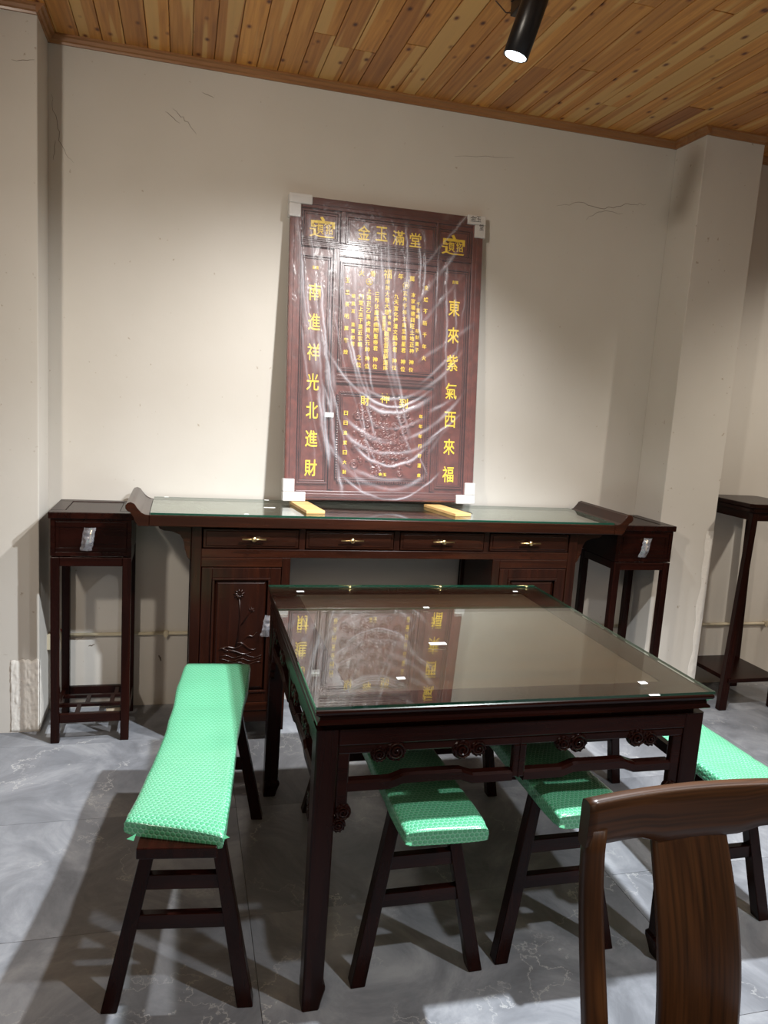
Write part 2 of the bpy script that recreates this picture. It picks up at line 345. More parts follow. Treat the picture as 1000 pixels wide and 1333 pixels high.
def glyphs(items, ext=.0012, off=.012, names=None):
    """items: (char, cx, cy, w, h) in the plane xy -> one bmesh facing +z"""
    bm = bmesh.new()
    for ch, cx, cy, wd, hd in items:
        c = bpy.data.curves.new('glyph', 'FONT'); c.body = ch; c.offset = off; c.extrude = 0.02; c.resolution_u = 2
        o = bpy.data.objects.new('glyph', c); C.objects.link(o)
        bpy.context.view_layer.update()
        ev = o.evaluated_get(bpy.context.evaluated_depsgraph_get()); me = bpy.data.meshes.new_from_object(ev)
        xs = [v.co.x for v in me.vertices]; ys = [v.co.y for v in me.vertices]
        x0, x1, y0, y1 = min(xs), max(xs), min(ys), max(ys)
        sx = wd/(x1-x0); sy = hd/(y1-y0)
        for v in me.vertices:
            v.co = Vector((cx+(v.co.x-(x0+x1)/2)*sx, cy+(v.co.y-(y0+y1)/2)*sy, v.co.z/.02*ext))
        bm.from_mesh(me); bpy.data.meshes.remove(me); bpy.data.objects.remove(o); bpy.data.curves.remove(c)
    return bm
def glyph_obj(name, items, m, parent, mtx, **kw):
    bm = glyphs(items, **kw); bmesh.ops.transform(bm, matrix=mtx, verts=bm.verts[:])
    me = bpy.data.meshes.new(name); bm.to_mesh(me); bm.free(); me.materials.append(m)
    o = bpy.data.objects.new(name, me); C.objects.link(o); o.parent = parent
    return o

# ------------------------------------------------------------------ the room
H = 2.928; XR = 2.987; DR = .244
X0, X1, Y0 = -2.6, 6.4, -8.0
fl = box('floor', GROUT, X0, X1, Y0, .1, -.06, -.012, 0, struct=True)
tile_bm = MB().box(-.5993, .5993, -.2993, .2993, -.012, 0, .0005)
t0 = tile_bm.done('tile', MARB, fl)
first = True
ny = 0
for j in range(-7, 1):
    yc = -1.585 + .6*(j+2) + .3          # joints at y = -1.585 + k*0.6
    for i in range(-1, 4):
        xc = .20 + 1.2*i
        if yc-.3 > 0 : continue
        o = t0 if first else link('tile', t0.data, fl)
        first = False
        o.location = (xc, min(yc, 99), 0)
# rows that would pass the back wall end under it; the rest of the shop floor is one slab
box('floor_far_area', MARB, X0, X1, Y0, -1.585+.6*-5, -.012, 0, 0, parent=fl)
box('floor_left_area', MARB, X0, -1.65, -1.585+.6*-5, 0, -.012, -.0005, 0, parent=fl)
box('floor_right_area', MARB, 4.95, X1, -1.585+.6*-5, 0, -.012, -.0005, 0, parent=fl)

wb = box('wall_back', WALL, X0, X1, 0, .12, -.05, H+.1, 0, struct=True)
wl = box('wall_left', WALL, -.75, 0, -.2416, 0, -.01, H, .004, struct=True)
wr = box('wall_right', WALL, XR, 3.322, -DR, 0, -.01, H, .004, struct=True)
box('wall_far_left', WALL, X0-.12, X0, Y0, .1, -.05, H+.1, 0, struct=True)
box('wall_far_right', WALL, X1, X1+.12, Y0, .1, -.05, H+.1, 0, struct=True)
box('wall_front', WALL, X0, X1, Y0-.12, Y0, -.05, H+.1, 0, struct=True)
# torn white filler at the foot of the left pier
def patch_fn(i, j):
    u, v = i/40, j/40
    top = .325+.012*noise.noise((u*6, 3, 1))
    x = -.115+.113*u; z = .004+top*v
    if i == 0: x += .014*noise.noise((v*9, 1, 5))
    d = .004+.006*abs(noise.noise((u*7, v*14, 2)))
    if i in (0, 40) or j in (0, 40): d = .0005
    return Vector((x, -.2416-d, z))
m_ = MB(); m_.grid(41, 41, patch_fn); m_.done('plaster_patch', PATCH, wl, recalc=False)
def patch2(i, j):
    v = j/30; u = i/8
    d = .004*abs(noise.noise((u*5, v*16, 9)))+.0008
    return Vector((.0+d, -.2416+.05*u*(.6+.4*noise.noise((v*9, 0, 0))), .004+.32*v))
m_ = MB(); m_.grid(9, 31, patch2); m_.done('plaster_patch', PATCH, wl, recalc=False)
# chipped lower corner of the right pier
def patch3(i, j):
    v = j/40; u = i/8
    wd = .045+.02*noise.noise((v*8, 2, 0))
    d = .0008+.004*abs(noise.noise((u*5, v*20, 4)))*(1 if 0 < i < 8 else 0)
    return Vector((3.322-wd*(1-u), -DR-d, .004+.95*v*(1 if 1 else 0)))
m_ = MB(); m_.grid(9, 41, patch3); m_.done('plaster_patch', PATCH, wr, recalc=False)
# hairline cracks and scuffs
HAIR = simple('crack_line', (.20, .165, .13), .9)
def crack(pts, plane_y, parent, jit=.006, r=.0011):
    out = []
    for a, b in zip(pts[:-1], pts[1:]):
        for k in range(6):
            t = k/6; x = a[0]+(b[0]-a[0])*t; z = a[1]+(b[1]-a[1])*t
            out.append((x+random.uniform(-jit, jit), plane_y, z+random.uniform(-jit, jit)))
    out.append((pts[-1][0], plane_y, pts[-1][1]))
    MB().tube(out, [r*(.3+.7*sin(pi*(i+.5)/len(out))) for i in range(len(out))], 4).done('crack', HAIR, parent)
crack([(.50, 2.72), (.545, 2.685), (.60, 2.625)], 0, wb)
crack([(.47, 2.70), (.53, 2.66)], 0, wb, .003)
crack([(.62, 2.80), (.67, 2.785)], 0, wb, .003)
crack([(.01, 2.70), (.03, 2.60), (.05, 2.50), (.10, 2.44)], 0, wb)
crack([(.03, 2.52), (.02, 2.44)], 0, wb, .003)
crack([(-.09, 2.72), (-.01, 2.735)], -.2416, wl, .003)
crack([(2.35, 2.54), (2.48, 2.575), (2.62, 2.56), (2.75, 2.60), (2.85, 2.61)], 0, wb, .006, .0013)
crack([(2.52, 2.50), (2.60, 2.545), (2.72, 2.55)], 0, wb)
crack([(1.80, 2.70), (2.1, 2.735)], 0, wb, .004, .0008)
crack([(.12, .33), (.17, .36), (.20, .35), (.23, .37)], 0, wb)
crack([(.17, .30), (.20, .31)], 0, wb, .003, .003)
crack([(.49, .25), (.50, .22)], 0, wb, .003, .004)

# ceiling: cedar boards, one by one over the visible bay
ce = box('ceiling', CED, X0, X1, Y0, .1, H+.014, H+.1, 0, struct=True)
pm = {}
PW = .0905
i = 0
x = -.78
while x < 5.05:
    ys = [0.0]
    cut = -random.uniform(.25, 1.9)
    if random.random() < .75: ys.append(cut)
    ys.append(-2.75)
    for a, b in zip(ys[:-1], ys[1:]):
        L = round(a-b, 2)
        me = pm.get(L)
        if me is None:
            bm_ = MB(); bm_.box(0, PW-.0028, -L, -.0012, 0, .015, .0022); o = bm_.done('plank', CED, ce); pm[L] = o.data
        else: o = link('plank', me, ce)
        o.location = (x, a, H)
    x += PW; i += 1
box('ceiling_rest', CED, X0, X1, Y0, -2.75, H, H+.014, 0, parent=ce)

def molding(name, a, b, nrm):
    """quarter-ish wooden crown strip from a to b (xy) sticking out along nrm"""
    a, b, n = Vector((*a, H)), Vector((*b, H)), Vector((*nrm, 0))
    prof = [(0, 0), (.030, 0), (.030, -.007), (.021, -.011), (.017, -.022), (.010, -.026), (.008, -.034), (0, -.034)]
    o = MB().prism(prof, a, n, (0, 0, 1), b-a).done(name, TRIMW); o['kind'] = 'structure'; return o
molding('trim_1', (.0, 0), (XR, 0), (0, -1))
molding('trim_2', (0, -.2416-.03), (0, 0), (1, 0))
molding('trim_3', (-.75, -.2416), (.0, -.2416), (0, -1))
molding('trim_4', (XR, 0), (XR, -DR-.03), (-1, 0))
molding('trim_5', (XR, -DR), (3.322, -DR), (0, -1))
molding('trim_6', (3.322, 0), (3.322, -DR-.03), (1, 0))
molding('trim_7', (3.322, 0), (X1, 0), (0, -1))

# conduit pipe with clips and the socket box it ends in
pz = .362
for (xa, xb, lab) in ((.06, XR, 'thin cream conduit pipe clipped low on the back wall behind the long sideboard'),
                      (3.322, 4.9, 'thin cream conduit pipe low on the wall behind the far right stand')):
    c_ = thing('conduit', lab, 'pipe', (xa, 0, pz))
    MB().tube([(0, -.012, 0), (xb-xa, -.012, 0)], .0088, 10).done('pipe', CREAM, c_, True)
    for xc in ([.52, 1.35, 2.2, 2.8] if xa < 1 else [3.95, 4.6]):
        m_ = MB(); m_.box(xc-xa-.011, xc-xa+.011, -.0245, 0, -.013, .013, .003); m_.done('clip', CREAM, c_)
        MB().box(xc-xa-.004, xc-xa+.004, -.027, -.0246, -.020, .020, .001).done('clip_tab', CREAM, c_)
sb = thing('socket_box', 'small cream wall box with red wire beside the left pier', 'electrical box', (.028, 0, .305))
box('casing', CREAM, -.027, .030, -.045, 0, 0, .072, .003, sb)
box('lid', CREAM, -.029, .032, -.048, -.0452, -.001, .070, .001, sb)
MB().tube([(-.018, -.03, .0725), (-.012, -.03, .086), (.006, -.028, .092), (.026, -.02, .088), (.031, -.012, .062)], .0022, 6).done('wire', REDW, sb, True)
tag(MB().tube([(.03, -.10, .016), (.11, -.085, .016)], .0155, 14).done('foam_roll', simple('tan_roll', (.45, .38, .28), .8), None, True), 'small tan roll lying on the floor under the left stand', 'roll')
bpy.data.objects['foam_roll'].location = (.232, -.0, .0)

# ------------------------------------------------------------------ track spotlight
tip = CAM + Vector(((671-500)/FPX*cr + cf - (74-666.5)/FPX*cu)).normalized()*2.72
ax = Vector((-.249, .1125, -.959)).normalized()
tl = thing('track_spotlight', 'black cylindrical track spotlight hanging from the cedar ceiling', 'lamp', (tip.x+.06, tip.y-.02, H))
base = Vector(tl.location)
def rel(p): return Vector(p)-base
q = ax.to_track_quat('-Z', 'Y').to_matrix().to_4x4()
def cyl_profile(name, prof, m, parent, mtx, seg=32):
    b = MB()
    rings = [[b.bm.verts.new(mtx @ Vector((r*cos(2*pi*k/seg), r*sin(2*pi*k/seg), z))) for k in range(seg)] for r, z in prof]
    for i in range(len(rings)-1):
        for k in range(seg): b.bm.faces.new((rings[i][k], rings[i][(k+1) % seg], rings[i+1][(k+1) % seg], rings[i+1][k]))
    b.bm.faces.new(rings[0][::-1]); b.bm.faces.new(rings[-1])
    return b.done(name, m, parent, True)
mt = Matrix.Translation(rel(tip)) @ q
R_ = .039
head = cyl_profile('lamp_head', [(R_*.86, .004), (R_*.93, .0), (R_, .0015), (R_, .185), (R_*.97, .190), (R_*.5, .191)], BLACKM, tl, mt)
cyl_profile('lens', [(R_*.85, .001), (R_*.85, .0045)], LENS, head, mt)
backp = rel(tip - ax*.15)
MB().tube([backp+Vector((.035, 0, 0)), backp+Vector((.045, .01, .03)), (backp.x+.02, backp.y+.03, -.02)], .007, 8).done('swivel_arm', BLACKM, tl, True)
ap = Vector((1.66, -1.02, 0)) - Vector((base.x, base.y, 0))
m_ = MB(); m_.box(ap.x-.020, ap.x+.020, ap.y-.06, ap.y+.07, -.048, -.004, .004); m_.done('adapter_box', BLACKM, tl)
box('mounting_plate', BLACKM, ap.x-.024, ap.x+.024, ap.y-.14, ap.y+.065, -.0042, 0, .001, tl)
MB().tube([(ap.x-.012, ap.y+.07, -.035), (ap.x-.03, ap.y+.085, -.03), (ap.x-.055, ap.y+.08, -.015), (ap.x-.075, ap.y+.075, -.004)], .0022, 6).done('wire', simple('brown_wire', (.05, .025, .02), .5), tl, True)
MB().tube([(ap.x, ap.y-.055, -.03), (backp.x+.02, backp.y+.03, -.02)], .006, 8).done('arm', BLACKM, tl, True)

# ------------------------------------------------------------------ plant stands (tall square stands with a drawer)
def bag_with_pull(parent, cx, y, cz, tall=.058):
    """vertical gold pull in a little clear bag"""
    p_ = MB(); p_.tube([(cx+.003, y-.016, cz-.028), (cx+.001, y-.018, cz), (cx+.004, y-.016, cz+.022)], [.0055, .0045, .006], 8)
    p_.tube([(cx+.004, y, cz+.02), (cx+.004, y-.02, cz+.02)], .006, 8); p_.tube([(cx+.003, y, cz-.024), (cx+.003, y-.018, cz-.024)], .005, 8)
    p_.done('handle', GOLD, parent, True)
    def fn(i, j):
        u, v = i/12, j/20
        z = cz+.036-v*.098
        xx = cx-.022+u*.046-v*.016+.004*noise.noise((v*6, 3, 0))
        d = .026+.010*sin(u*pi)+.005*noise.noise((u*4, v*7, 1))
        if v > .68: d -= .012*(v-.68)/.32
        return Vector((xx, y-d, z))
    m__ = MB(); m__.grid(13, 21, fn); m__.done('plastic_bag', BAG, parent, recalc=False)
def plant_stand(label):
    t = thing('plant_stand', label, 'plant stand', (0, 0, 0), 0, 'pair of dark stands with a drawer at the ends of the sideboard')
    W, Dp, Ht = .331, .353, 1.0      # local x 0..W, y 0..Dp (0 = front)
    top = MB()
    top.box(0, W, 0, .052, Ht-.028, Ht, .003); top.box(0, W, Dp-.052, Dp, Ht-.028, Ht, .003)
    top.box(0, .058, .0525, Dp-.0525, Ht-.028, Ht, .003); top.box(W-.058, W, .0525, Dp-.0525, Ht-.028, Ht, .003)
    top = top.done('top', WY, t)
    box('top_panel', WX, .0595, W-.0595, .054, Dp-.054, Ht-.024, Ht-.0025, .0015, top)
    bx0, bx1, by0, by1 = .008, W-.008, .010, Dp-.008
    c_ = MB()
    c_.box(bx0, bx0+.018, by0, by1, .815, Ht-.028, .001); c_.box(bx1-.018, bx1, by0, by1, .815, Ht-.028, .001)
    c_.box(bx0+.018, bx1-.018, by1-.014, by1, .815, Ht-.028); c_.box(bx0+.018, bx1-.018, by0, by1-.014, .815, .832, .001)
    c_.box(bx0+.018, bx1-.018, by0, by0+.02, Ht-.040, Ht-.028)
    c_.done('drawer_case', WY, t)
    dr = MB(); dr.box(bx0+.019, bx1-.019, by0+.003, by0+.02, .834, Ht-.041, .002)
    dr.box(bx0+.019, bx1-.019, by0+.002, by0+.004, .834, .850, .0008)
    dr = dr.done('drawer', WX, t)
    f_ = MB()   # thin raised border on the drawer front
    a0, a1, b0, b1, yy = bx0+.036, bx1-.036, .852, .940, by0+.0028
    f_.box(a0, a1, yy-.002, yy, b0, b0+.003); f_.box(a0, a1, yy-.002, yy, b1-.003, b1); f_.box(a0, a0+.003, yy-.002, yy, b0, b1); f_.box(a1-.003, a1, yy-.002, yy, b0, b1)
    f_.done('bead', WX, dr)
    bag_with_pull(dr, W*.49, by0, .905)
    lg = .035
    for sx in (0, 1):
        for sy in (0, 1):
            lx = bx0 if sx == 0 else bx1-lg; ly = by0-.002 if sy == 0 else by1-lg
            box('leg', WZ, lx, lx+lg, ly, ly+lg, 0, .811, .003, t)
    for (a, b_, c, d) in ((bx0+lg, bx1-lg, by0+.002, by0+.022), (bx0+lg, bx1-lg, by1-.024, by1-.004)):
        box('rail', WX, a, b_, c, d, .772, .810, .002, t); box('rail', WX, a, b_, c, d, .088, .127, .002, t)
    for (a, b_) in ((bx0+.003, bx0+.023), (bx1-.023, bx1-.003)):
        box('rail', WY, a, b_, by0+lg, by1-lg, .772, .810, .002, t); box('rail', WY, a, b_, by0+lg, by1-lg, .088, .127, .002, t)
    xa, xb, ya, yb = bx0+.023, bx1-.023, by0+.022, by1-.024
    xs = [xa+(xb-xa)*k for k in (.40, .78)]; yl = [ya+(yb-ya)*k for k in (.36, .70)]
    box('lattice_bar', WX, xa, xb, yl[0]-.009, yl[0]+.009, .110, .124, .001, t)
    box('lattice_bar', WX, xa, xb, yl[1]-.009, yl[1]+.009, .110, .124, .001, t)
    box('lattice_bar', WY, xs[0]-.039, xs[0]-.021, ya, yl[0]-.009, .1105, .1235, .001, t)
    box('lattice_bar', WY, xs[0]-.009, xs[0]+.009, yl[0]+.009, yl[1]-.009, .1105, .1235, .001, t)
    box('lattice_bar', WY, xs[1]-.009, xs[1]+.009, yl[0]+.009, yl[1]-.009, .1105, .1235, .001, t)
    box('lattice_bar', WY, xs[1]+.003, xs[1]+.021, yl[1]+.009, yb, .1105, .1235, .001, t)
    return t
st = plant_stand('tall dark wooden stand with bag-wrapped drawer pull left of the sideboard')
st.location = (.0555, -.380, 0)
st2 = copy_tree(st); st2['label'] = 'tall dark wooden stand with drawer between the sideboard and right pier'
st2.location = (2.643, -.402, 0)
tag(box('paper_slip', STICK, 0, .05, 0, .012, 0, .0012, 0), 'white paper slip lying on top of the right drawer stand', 'paper').location = (2.775, -.19, 1.0003)

# taller open stand in the far right bay
t = thing('open_stand', 'tall open dark stand with low shelf at the right edge behind the pier', 'plant stand', (3.395, -.415, 0))
Wd, Dd = .355, .395; HT = 1.125
prof = [(0.02, 0), (Wd-.02, 0), (Wd, .02), (Wd, Dd-.02), (Wd-.02, Dd), (.02, Dd), (0, Dd-.02), (0, .02)]
m_ = MB(); m_.prism(prof, (0, 0, HT-.022), (1, 0, 0), (0, 1, 0), (0, 0, .022), .004)
prof2 = [(.008+u*(Wd-.016)/Wd, .008+v*(Dd-.016)/Dd) for u, v in prof]
m_.prism(prof2, (0, 0, HT-.045), (1, 0, 0), (0, 1, 0), (0, 0, .0225), .003); m_.done('top', WX, t)
for sx in (0, 1):
    for sy in (0, 1):
        tx_ = .028 if sx == 0 else Wd-.062; ty_ = .018 if sy == 0 else Dd-.052
        bx_ = -.008 if sx == 0 else Wd-.035; by_ = .03 if sy == 0 else Dd-.052
        s_ = .034; b_ = .046
        MB().hexa([(bx_, by_, 0), (bx_+b_, by_, 0), (bx_+b_, by_+s_, 0), (bx_, by_+s_, 0)], [(tx_, ty_, HT-.046), (tx_+s_, ty_, HT-.046), (tx_+s_, ty_+s_, HT-.046), (tx_, ty_+s_, HT-.046)], .004).done('leg', WZ, t)
box('apron', WX, .055, Wd-.055, .024, .042, HT-.09, HT-.046, .002, t); box('apron', WX, .055, Wd-.055, Dd-.046, Dd-.026, HT-.09, HT-.046, .002, t)
box('apron', WY, .034, .052, .05, Dd-.052, HT-.09, HT-.046, .002, t); box('apron', WY, Wd-.052, Wd-.034, .05, Dd-.052, HT-.09, HT-.046, .002, t)
box('shelf', WX, .02, Wd-.01, .02, Dd-.01, .158, .18, .003, t)

# ------------------------------------------------------------------ long sideboard with everted ends
s_ = thing('sideboard', 'long dark altar sideboard with four gold-pulled drawers and upturned ends', 'sideboard', (0, 0, 0))
F = -.462; B = -.035            # carcass front and back (y)
ZT = 1.0175                     # wooden top surface
yf = -.508; yb = -.045
box('top', SBX, .452, 2.560, yf, yb, ZT-.046, ZT, .003, s_)
def flange(sgn, xr):
    # cross-section in x-z, drawn for the left end (u outward = -x)
    prof = [(0, -.046), (.040, -.046), (.052, -.030), (.060, -.008), (.070, .010), (.082, .014), (.090, .024), (.090, .036), (.083, .046), (.070, .050), (.056, .044), (.044, .026), (.030, .008), (.014, .0), (0, 0)]
    # smoothed
    b = MB(); n = len(prof)
    b.prism([(u, v) for u, v in prof], (xr, yf-.002, ZT), (-sgn, 0, 0), (0, 0, 1), (0, yb-yf+.004, 0), .0015)
    return b.done('upturned_end', SBX, s_)
flange(1, .4515); flange(-1, 2.5605)
gl = MB(); gl.box(.456, 2.556, yf+.004, yb-.002, ZT+.0005, ZT+.0085); g_ = gl.done('glass_top', [GLASS, GEDGE], s_)
for p in g_.data.polygons: p.material_index = 0 if abs(p.normal.z) > .9 else 1
# posts
for x0_, x1_ in ((.620, .662), (2.352, 2.396)):
    box('post', SBZ, x0_, x1_, F-.004, F+.038, 0, ZT-.046, .003, s_); box('post', SBZ, x0_, x1_, B-.038, B, 0, ZT-.046, .003, s_)
# drawer row
box('rail', SBX, .662, 2.352, F, F+.03, .962, ZT-.0465, .001, s_)
box('rail', SBX, .662, 2.352, F-.001, F+.034, .836, .872, .002, s_)
box('drawer_row_floor', SBX, .662, 2.352, F+.034, B-.02, .838, .850, 0, s_)
box('drawer_row_back', SBX, .662, 2.352, B-.018, B, .83, ZT-.047, 0, s_)
xs = [.664, 1.082, 1.505, 1.934, 2.350]
for x_ in xs[1:-1]: box('divider', SBZ, x_-.013, x_+.013, F+.002, F+.03, .872, .962, .001, s_)
for k in range(4):
    a = xs[k]+(.013 if k else 0)+.003; b = xs[k+1]-(.013 if k < 3 else 0)-.003
    d_ = MB(); d_.box(a, b, F-.002, F+.018, .8765, .958, .003); d_.box(a+.012, b-.012, F-.0055, F-.002, .886, .949, .0025)
    d_.box(a+.01, b-.01, F+.018, B-.05, .88, .94)
    d_ = d_.done('drawer', SBX, s_)
    cx = [.875, 1.298, 1.718, 2.143][k]
    h_ = MB(); h_.tube([(cx-.050, F-.024, .919), (cx+.050, F-.024, .919)], .0038, 10); h_.tube([(cx, F-.0055, .919), (cx, F-.022, .919)], .005, 10)
    h_.tube([(cx, F-.026, .919), (cx, F-.031, .919)], [.011, .0095], 20)
    h_.done('handle', GOLD, d_, True)
# spandrels under the overhang
def spandrel(x0_, sg):
    prof = [(0, 0), (.135, 0), (.128, -.018), (.110, -.026), (.075, -.028), (.045, -.040), (.030, -.065), (.026, -.100), (.016, -.135), (0, -.155)]
    for yy in (F+.004, B-.03):
        MB().prism(prof, (x0_, yy, ZT-.0465), (sg, 0, 0), (0, 0, 1), (0, .018, 0), .002).done('bracket', SBX, s_)
spandrel(.620, -1); spandrel(2.396, 1)
# two cabinets
for side in (0, 1):
    xa, xb = (.662, 1.036) if side == 0 else (1.972, 2.352)
    inner = (xb-.036, xb) if side == 0 else (xa, xa+.036)
    box('post', SBZ, inner[0], inner[1], F-.001, F+.035, .055, .836, .002, s_); box('post', SBZ, inner[0], inner[1], B-.035, B, .055, .836, .002, s_)
    box('side_panel', SBZ, inner[0]+.010, inner[1]-.010, F+.035, B-.035, .10, .836, .001, s_)
    box('side_panel', SBZ, (.634 if side == 0 else 2.366), (.648 if side == 0 else 2.380), F+.038, B-.038, .10, .96, .001, s_)
    box('back_panel', SBZ, xa, xb, B-.020, B-.008, .10, .83, .001, s_)
    box('bottom_panel', SBX, xa, xb, F+.034, B-.035, .10, .116, .001, s_)
    x0_, x1_ = (xa, inner[0]) if side == 0 else (inner[1], xb)
    box('rail', SBX, x0_, x1_, F, F+.03, .795, .8355, .002, s_)
    box('rail', SBX, x0_, x1_, F, F+.03, .150, .188, .002, s_)
    box('kick_rail', SBX, x0_, x1_, F+.006, F+.026, .095, .146, .002, s_)
    # door: frame, recessed bed, raised centre
    a, b, z0_, z1_ = x0_+.003, x1_-.003, .191, .792
    fw = .044
    d_ = MB()
    d_.box(a, a+fw, F-.001, F+.02, z0_, z1_, .002); d_.box(b-fw, b, F-.001, F+.02, z0_, z1_, .002)
    d_.box(a+fw, b-fw, F-.001, F+.02, z1_-fw, z1_, .002); d_.box(a+fw, b-fw, F-.001, F+.02, z0_, z0_+fw, .002)
    d_ = d_.done('door', SBZ, s_)
    # moulding: raised inner bead and raised field
    m_ = MB()
    for g0, g1, y0_, y1_ in ((fw, fw+.010, F-.007, F+.004),):
        m_.box(a+g0, b-g0, y0_, y1_, z1_-g1, z1_-g0, .002); m_.box(a+g0, b-g0, y0_, y1_, z0_+g0, z0_+g1, .002)
        m_.box(a+g0, a+g1, y0_, y1_, z0_+g1, z1_-g1, .002); m_.box(b-g1, b-g0, y0_, y1_, z0_+g1, z1_-g1, .002)
    m_.done('bead', SBZ, d_)
    m_ = MB(); q0, q1 = fw+.010, fw+.026
    A = [(a+q0, F+.010, z0_+q0), (b-q0, F+.010, z0_+q0), (b-q0, F+.010, z1_-q0), (a+q0, F+.010, z1_-q0)]
    Bq = [(a+q1, F+.001, z0_+q1), (b-q1, F+.001, z0_+q1), (b-q1, F+.001, z1_-q1), (a+q1, F+.001, z1_-q1)]
    m_.hexa(A, Bq); m_.done('raised_panel', SBZ, d_)
    # carved lotus: stem, seed head, bud, leaves, water
    cx = (a+b)/2-.006; y_ = F+.0002
    cv = MB()
    cv.tube([(cx, y_, .655), (cx+.006, y_, .58), (cx+.002, y_, .50), (cx-.012, y_, .425)], .0035, 6)
    cv.tube([(cx+.012, y_, .54), (cx+.05, y_, .60), (cx+.055, y_, .612)], .0028, 6)
    for k in range(9):
        an = 2*pi*k/9; cv.tube([(cx-.002+.006*cos(an), y_-.001, .676+.006*sin(an)), (cx-.002+.024*cos(an+.3), y_, .676+.024*sin(an+.3))], [.0055, .002], 6)
    cv.tube([(cx-.002, y_+.001, .676), (cx-.002, y_-.004, .676)], [.010, .007], 12)
    for (dx, dz, w_, rot) in ((.052, .49, .03, .6), (.035, .445, .045, -.3), (-.030, .44, .05, .25), (.0, .418, .06, 0), (-.055, .432, .03, .2)):
        pts = [(cx+dx+w_*(t_/8-1)*cos(rot), y_, dz+w_*(t_/8-1)*sin(rot)+.008*sin(t_*pi/8)) for t_ in range(17)]
        cv.tube(pts, [.001+.004*sin(pi*k/16) for k in range(17)], 6)
    for k in range(3):
        cv.tube([(a+.085+i_*.012, y_, .40-.016*k+.006*sin(i_*.9+k)) for i_ in range(16)], .0018, 5)
    for an in (.2, .9, 1.6, 2.3):
        cv.tube([(cx+.052, y_, .60), (cx+.052+.016*cos(an), y_-.002, .60+.02*sin(an))], [.004, .001], 6)
    cv.done('lotus_carving', SBZ, d_, True)
    hx = b-.046 if side == 0 else a+.020
    bag_with_pull(d_, hx+.004, F, .555)

# glass pads on the sideboard
k = 0
for (x_, y_, sx_, lab) in ((.93, -.30, .05, 'long white price tag lying on the sideboard glass left of the panel'), (.50, -.06, .02, 'tiny white label at the back left corner of the sideboard glass'), (.955, -.07, .022, 'tiny white label on the sideboard glass beside the panel foot'), (.83, -.495, .018, 'tiny white label at the front edge of the sideboard glass')):
    tag(box('label_tag', STICK, x_, x_+sx_, y_, y_+.014, ZT+.0087, ZT+.0095, 0), lab, 'label')

# ------------------------------------------------------------------ carved ancestor panel leaning on the wall
O_ = Vector((1.034, -.168, 1.046)); PX = Vector((.9999, .00999, .01)); PY = Vector((-.01083, .08693, .99616)); PX.normalize(); PY = (PY-PX*PX.dot(PY)).normalized(); PN = PX.cross(PY)   # PN points to the room
pnl = thing('carved_panel', 'tall red wooden panel with gold Chinese characters, wrapped in clear film', 'carved panel')
Mp = Matrix((PX, PY, PN)).transposed().to_4x4(); Mp.translation = O_
pnl.matrix_world = Mp
PWD, PHT = .935, 1.378; ZB = -.042
def pbox(name, m, u0, u1, v0, v1, d0, d1, bev=.001, parent=pnl): return box(name, m, u0, u1, v0, v1, d0, d1, bev, parent)
pbox('backboard', PNL, .03, PWD-.03, .03, PHT-.03, -.030, -.020, 0)
for (u0, u1, v0, v1) in ((0, .052, 0, PHT), (PWD-.052, PWD, 0, PHT), (.0525, PWD-.0525, PHT-.048, PHT), (.0525, PWD-.0525, 0, .045)):
    o = MB(); o.box(u0, u1, v0, v1, -.036, -.002, .003)
    ver = (v1-v0) > (u1-u0)
    if ver: o.box(u0+.020, u1-.012, v0+.02, v1-.02, -.003, .0015, .0015)
    else: o.box(u0+.0, u1-.0, v0+.014, v1-.014, -.003, .0015, .0015)
    o.done('frame_rail', PNL if ver else PNLD, pnl)
def panel_field(u0, u1, v0, v1, depth=-.016, m=PNL, steps=2, name='inset_panel'):
    b = MB(); b.box(u0, u1, v0, v1, -.022, depth, 0)
    b.done(name, m, pnl)
    b = MB(); w_ = .0
    for k in range(steps):
        a0, a1, c0, c1 = u0-.002-k*.010, u1+.002+k*.010, v0-.002-k*.010, v1+.002+k*.010
        h = depth+.004+.004*k; t_ = .007
        b.box(a0-t_, a1+t_, c1, c1+t_, -.022, h, .001); b.box(a0-t_, a1+t_, c0-t_, c0, -.022, h, .001)
        b.box(a0-t_, a0, c0, c1, -.022, h, .001); b.box(a1, a1+t_, c0, c1, -.022, h, .001)
    b.done('moulding', PNLD, pnl)
panel_field(.075, .210, 1.205, 1.305); panel_field(.280, .685, 1.205, 1.298); panel_field(.725, .860, 1.195, 1.295)
panel_field(.075, .180, .095, 1.105); panel_field(.755, .860, .085, 1.105)
panel_field(.258, .695, .625, 1.090)
panel_field(.268, .668, .110, .490)
# stiles and cross rails between the fields
for (u0, u1, v0, v1, d) in ((.206, .232, .05, 1.175, -.006), (.712, .735, .05, 1.175, -.006), (.232, .712, 1.13, 1.175, -.008), (.232, .712, .548, .590, -.008), (.055, .880, 1.160, 1.182, -.004), (.236, .258, 1.19, 1.33, -.006), (.700, .712, 1.19, 1.33, -.006)):
    o = MB(); o.box(u0, u1, v0, v1, -.022, d, .002)
    if u1-u0 > v1-v0:
        n_ = 3
        for k in range(n_):
            vv = v0+(v1-v0)*(k+.5)/n_; o.box(u0, u1, vv-.003, vv+.003, -.022, d+.003, .001)
    else:
        uu = (u0+u1)/2; o.box(uu-.004, uu+.004, v0, v1, -.022, d+.003, .001)
    o.done('cross_rail', PNLD, pnl)
